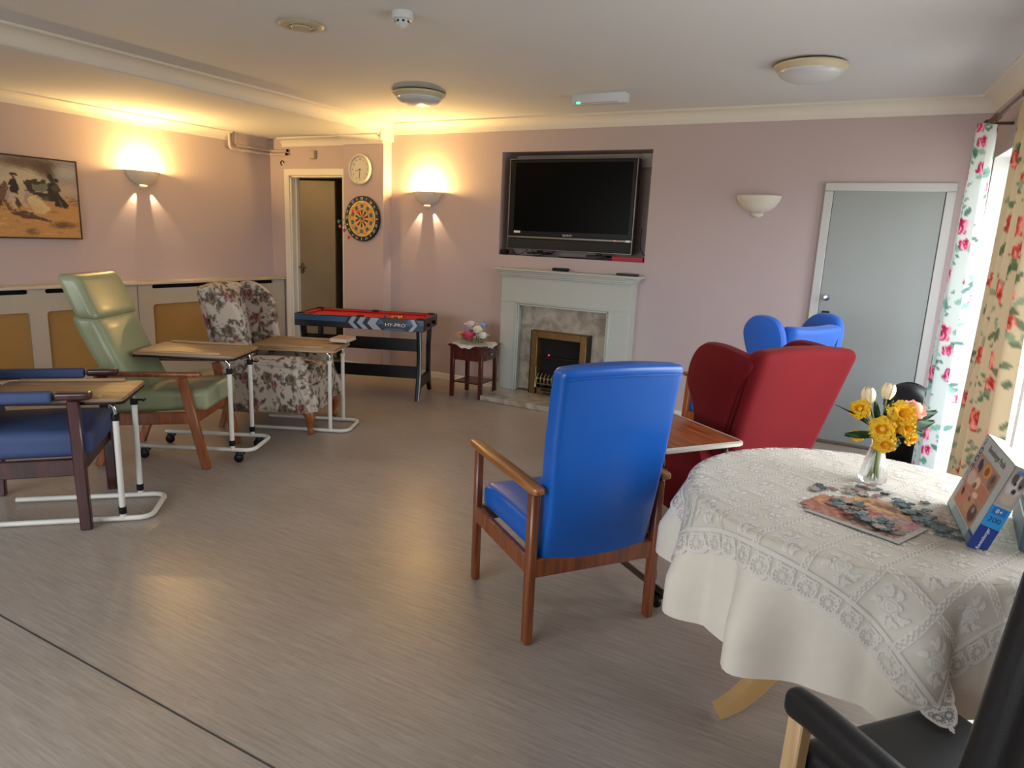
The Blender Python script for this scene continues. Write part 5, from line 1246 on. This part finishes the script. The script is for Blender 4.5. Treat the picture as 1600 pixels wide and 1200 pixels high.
for i in range(NXP):
    for j in range(NYP):
        # i counts from the right edge, j from the front edge
        if i > 10 and j > 9: continue
        if i < 3 and j > 7+i: continue
        if i == 13 and (j < 2 or j > 7): continue
        if i == 12 and (j < 1 or j > 8): continue
        if j == 12 and (i < 6 or i > 11): continue
        tabs = [ver[(i, j-1)] if j else 0, -hor[(i-1, j)] if i else 0, -ver[(i, j)], hor[(i, j)]]
        ol = [p*.965 for p in piece_outline(PS, tabs)]
        cx, cyy = -(i+.5)*PS, (j+.5)*PS; b = B().prism(ol, .002, 0, T3(0, 0, .001)); o = b.mk('puzzle_piece', m_pz, t, ang=30, fix=False); o.location = (cx, cyy, rn.random()*.0003)
        P_ = np.array([tuple(v) for v in b.v]); setcol(o, np.where((P_[:, 2] > .0015)[:, None], puzzle_picture(1+(P_[:, 0]+cx)/(NXP*PS), (P_[:, 1]+cyy)/(NYP*PS)), np.array(lin('#3f4644'))))
shapes = []
for k in range(7):
    tb = [rn.choice((-1, 1)) for _ in range(4)]; b = B().prism(piece_outline(PS, tb), .002, 0, T3(0, 0, .001)); shapes.append(b)
def loose(x, y, z, rot, k, m, lb_, gp):
    key = (k, m.name)
    if key not in lcache:
        o = shapes[k].mk('puzzle_piece', m, ang=30, fix=False); lcache[key] = o.data
    else: o = bpy.data.objects.new('puzzle_piece', lcache[key]); link(o)
    p = PO+e1*x+e2*y; o.location = (p.x, p.y, PZT+z); o.rotation_euler = (rn.uniform(-.05, .05), rn.uniform(-.05, .05), rot); tag(o, lb_, 'puzzle piece', gp)
lcache = {}; lm = [m_back, m_back, mat('piece_slate', '#4a5558', .6), mat('piece_rose', '#8a6a62', .5, var=.3, vs=90), mat('piece_pale', '#9a948a', .5, var=.3, vs=90)]
heaps = [(-.245, .135, .03), (-.185, .125, .035), (-.14, .10, .035), (-.10, .11, .03), (-.07, .07, .025), (-.20, .17, .025)]
for k in range(54):
    hx_, hy_, hr = heaps[k % 6]; loose(hx_+rn.gauss(0, hr*.6), hy_+rn.gauss(0, hr*.45), .003+.0018*(k // 14), rn.random()*6.28, k % 7, lm[(k*7) % 5], 'puzzle piece heaped on the middle of the assembled picture', 'pieces heaped on the puzzle')
for k in range(64):
    a = rn.random(); loose(.045-.20*a+rn.gauss(0, .016), .185+.15*a+rn.gauss(0, .018), .0006+.0018*(k % 4), rn.random()*6.28, k % 7, lm[k % 3], 'grey-backed puzzle piece in the spread beside the puzzle box', 'pieces spread beside the box')
for k in range(20):
    loose(-.30+.10*rn.random(), .27+.13*rn.random(), .0006+.002*(k % 3), rn.random()*6.28, k % 7, lm[2+k % 3], 'puzzle piece scattered at the far left corner of the puzzle', 'pieces at the far left of the puzzle')
for k in range(8):
    loose(-.36+.06*rn.random(), .17+.09*rn.random(), .0006+.002*(k % 2), rn.random()*6.28, k % 7, lm[1+k % 4], 'puzzle piece lying loose off the left edge of the puzzle', 'pieces off the left edge of the puzzle')
loose(-.10, .40, .0006, .4, 2, lm[2], 'lone dark puzzle piece farthest from the assembled picture', None)
loose(-.365, .25, .0006, 1.1, 4, lm[2], 'lone slate puzzle piece farthest left on the lace', None)
# ---------------------------------------------------------------- puzzle box lid
BA = Vector((.240, 2.425, TZ+.008)); bx_ = Vector((.028, -.357, 0)).normalized(); BL_, BH_, BT_ = .345, .245, .045
up_ = Vector((.30, .023, 1)).normalized(); up_ = (up_-bx_*up_.dot(bx_)).normalized(); nn_ = bx_.cross(up_)     # nn_ is the printed face normal
if nn_.x > 0: nn_ = -nn_
t = thing('puzzle_box', 'puzzle box lid leaning on its side at the right of the table', 'puzzle box', BA)
m_card = mat('box_card', '#a3aca8', .5, var=.05); m_cards = mat('box_cream', '#d8cfa8', .5); m_navyb = mat('box_navy', '#15347e', .45); m_cyan = mat('box_cyan', '#2a8ac8', .45)
MB_ = Matrix(((bx_.x, up_.x, nn_.x, 0), (bx_.y, up_.y, nn_.y, 0), (bx_.z, up_.z, nn_.z, 0), (0, 0, 0, 1)))
def bb(name, c, size, m, bev=0):
    q = B().box(c, size, bev); q.v = [MB_ @ Vector(v) for v in q.v]; return q.mk(name, m, t)
bb('face_panel', (BL_/2, BH_/2, -.0015), (BL_, BH_, .003), m_card)
bb('side_panel', (BL_-.0015, BH_/2, -BT_/2), (.003, BH_, BT_), m_card); bb('side_panel', (.0015, BH_/2, -BT_/2), (.003, BH_, BT_), m_cards)
bb('top_panel', (BL_/2, BH_-.0015, -BT_/2), (BL_, .003, BT_), m_cards); bb('bottom_panel', (BL_/2, .0015, -BT_/2), (BL_, .003, BT_), m_navyb)
def box_picture(u, v):
    c = np.tile(np.array(lin('#a8765a')), (u.size, 1))
    for cx, cyy, rx, ry, a, col in ((.2, .85, .16, .12, 0, '#8f8a92'), (.22, .85, .07, .1, .2, '#2a2420'), (.3, .8, .05, .09, 0, '#332c28'), (.55, .86, .14, .11, 0, '#d09038'), (.55, .86, .09, .08, .3, '#8a4a1c'), (.85, .82, .12, .14, 0, '#6a5a52'), (.85, .86, .05, .07, 0, '#352a24'), (.18, .55, .15, .13, 0, '#c2aa98'), (.45, .58, .12, .1, 0, '#d8b8a0'), (.42, .52, .06, .06, 0, '#7a4a34'), (.75, .55, .18, .12, 0, '#b06a50'), (.2, .25, .18, .16, 0, '#b8704c'), (.15, .28, .05, .09, .4, '#241c1a'), (.55, .22, .16, .14, 0, '#b88458'), (.5, .3, .05, .05, 0, '#6a3a28'), (.82, .2, .15, .15, 0, '#4a2a22'), (.8, .25, .05, .05, 0, '#8a8078'), (.6, .42, .1, .05, .2, '#e0b898')):
        c = blend(c, ell(u, v, cx, cyy, rx, ry, a, .25), lin(col))
    return blend(c, .3*(np.abs(((u*3) % 1)-.5) > .485)+.3*(np.abs(((v*3) % 1)-.5) > .485), lin('#d8c8b8'))
def bf(x, y, z=.0006, r=0):
    ex, ey = (bx_, up_) if r == 0 else (up_, -bx_)
    return frame4(ex, ey, bx_*x+up_*y+nn_*z)
mirror = bx_.cross(up_).dot(nn_) < 0
PX, PY, PWD, PHT = .165, .112, .255, .165
q = printed('picture', t, Matrix(), PWD, PHT, box_picture, m_print, 110, 80)
for v in q.data.vertices: v.co = bx_*(PX+v.co.x+.0)+up_*(PY+v.co.y)+nn_*.0007
m_dk = mat('box_ink', '#3a3838', .5, var=0); m_redk = mat('box_text', '#6a6460', .5, var=0)
def btxt(body, size, m, x, y, z, ex, ey, sx=1.0, nm_='lettering'):
    return text(body, size, m, t, frame4(ex, ey, bx_*x+up_*y+nn_*z), .0003, sx=sx, name=nm_)
btxt('Ravensburger Puzzle', .026, m_redk, .185, .220, .0008, bx_, up_, .9)
btxt('200', .040, m_dk, .032, .170, .0008, up_, -bx_, 1.3)
btxt('TEILE', .010, m_dk, .026, .222, .0008, up_, -bx_)
bb('age_mark', (.026, .108, .0006), (.028, .034, .0008), mat('box_blue_grey', '#7e97ab', .5)); bb('age_mark', (.024, .105, .001), (.016, .012, .0008), mat('box_ochre', '#b89a50', .5)); bb('face_stripe', (.21, .014, .0006), (.26, .022, .0008), mat('box_teal', '#7f9696', .5))
bb('corner_band', (.318, .018, .0006), (.05, .03, .0008), m_navyb)
# near end of the lid: blue band, cyan panel, dog photograph
xs = BL_+.0006; bb('end_band', (xs, .035, -BT_/2), (.0012, .07, BT_), m_navyb); bb('end_panel', (xs, .100, -BT_/2), (.0012, .06, BT_), m_cyan)
def etxt(body, size, y, m, ex=None):
    return text(body, size, m, t, frame4(-nn_, up_, bx_*(xs+.0009)+up_*y-nn_*BT_/2) if ex is None else frame4(up_, nn_, bx_*(xs+.0009)+up_*y-nn_*BT_/2), .0003)
etxt('200', .020, .092, mat('box_deep', '#123a70', .5)); etxt('8+', .016, .118, m_text); etxt('Ravensburger', .0115, .036, m_text, 1); bb('age_badge', (xs+.0004, .118, -BT_/2), (.001, .020, BT_*.7), mat('badge_blue', '#1f6ab0', .5))
def dog(u, v):
    c = np.tile(np.array(lin('#a3988e')), (u.size, 1))
    for cx, cyy, rx, ry, col in ((.5, .55, .4, .3, '#c8c0b8'), (.3, .75, .16, .16, '#5a4a44'), (.75, .7, .18, .2, '#6a5a52'), (.42, .62, .07, .05, '#181414'), (.72, .6, .06, .05, '#181414'), (.56, .42, .12, .08, '#2a2222'), (.5, .2, .4, .16, '#b8a898'), (.6, .92, .4, .06, '#5a7aa8')): c = blend(c, ell(u, v, cx, cyy, rx, ry, 0, .3), lin(col))
    return c
q = printed('dog_photo', t, Matrix(), BT_-.003, .105, dog, m_print, 40, 70)
for v in q.data.vertices: v.co = bx_*(xs+.0003)+up_*(.188+v.co.y)-nn_*(BT_/2+v.co.x)
t = thing('cardboard_tray', 'slate blue box base standing behind the leaning lid at the table edge', 'tray', (.425, 2.27, TZ+.008), R_(-4))
m_sl = mat('box_base_slate', '#3e5058', .5)
B().box((0, 0, .055), (.06, .30, .11), .003).mk('tray', m_sl, t); B().box((-.031, .0, .09), (.003, .25, .006)).mk('label_strip', m_text, t)
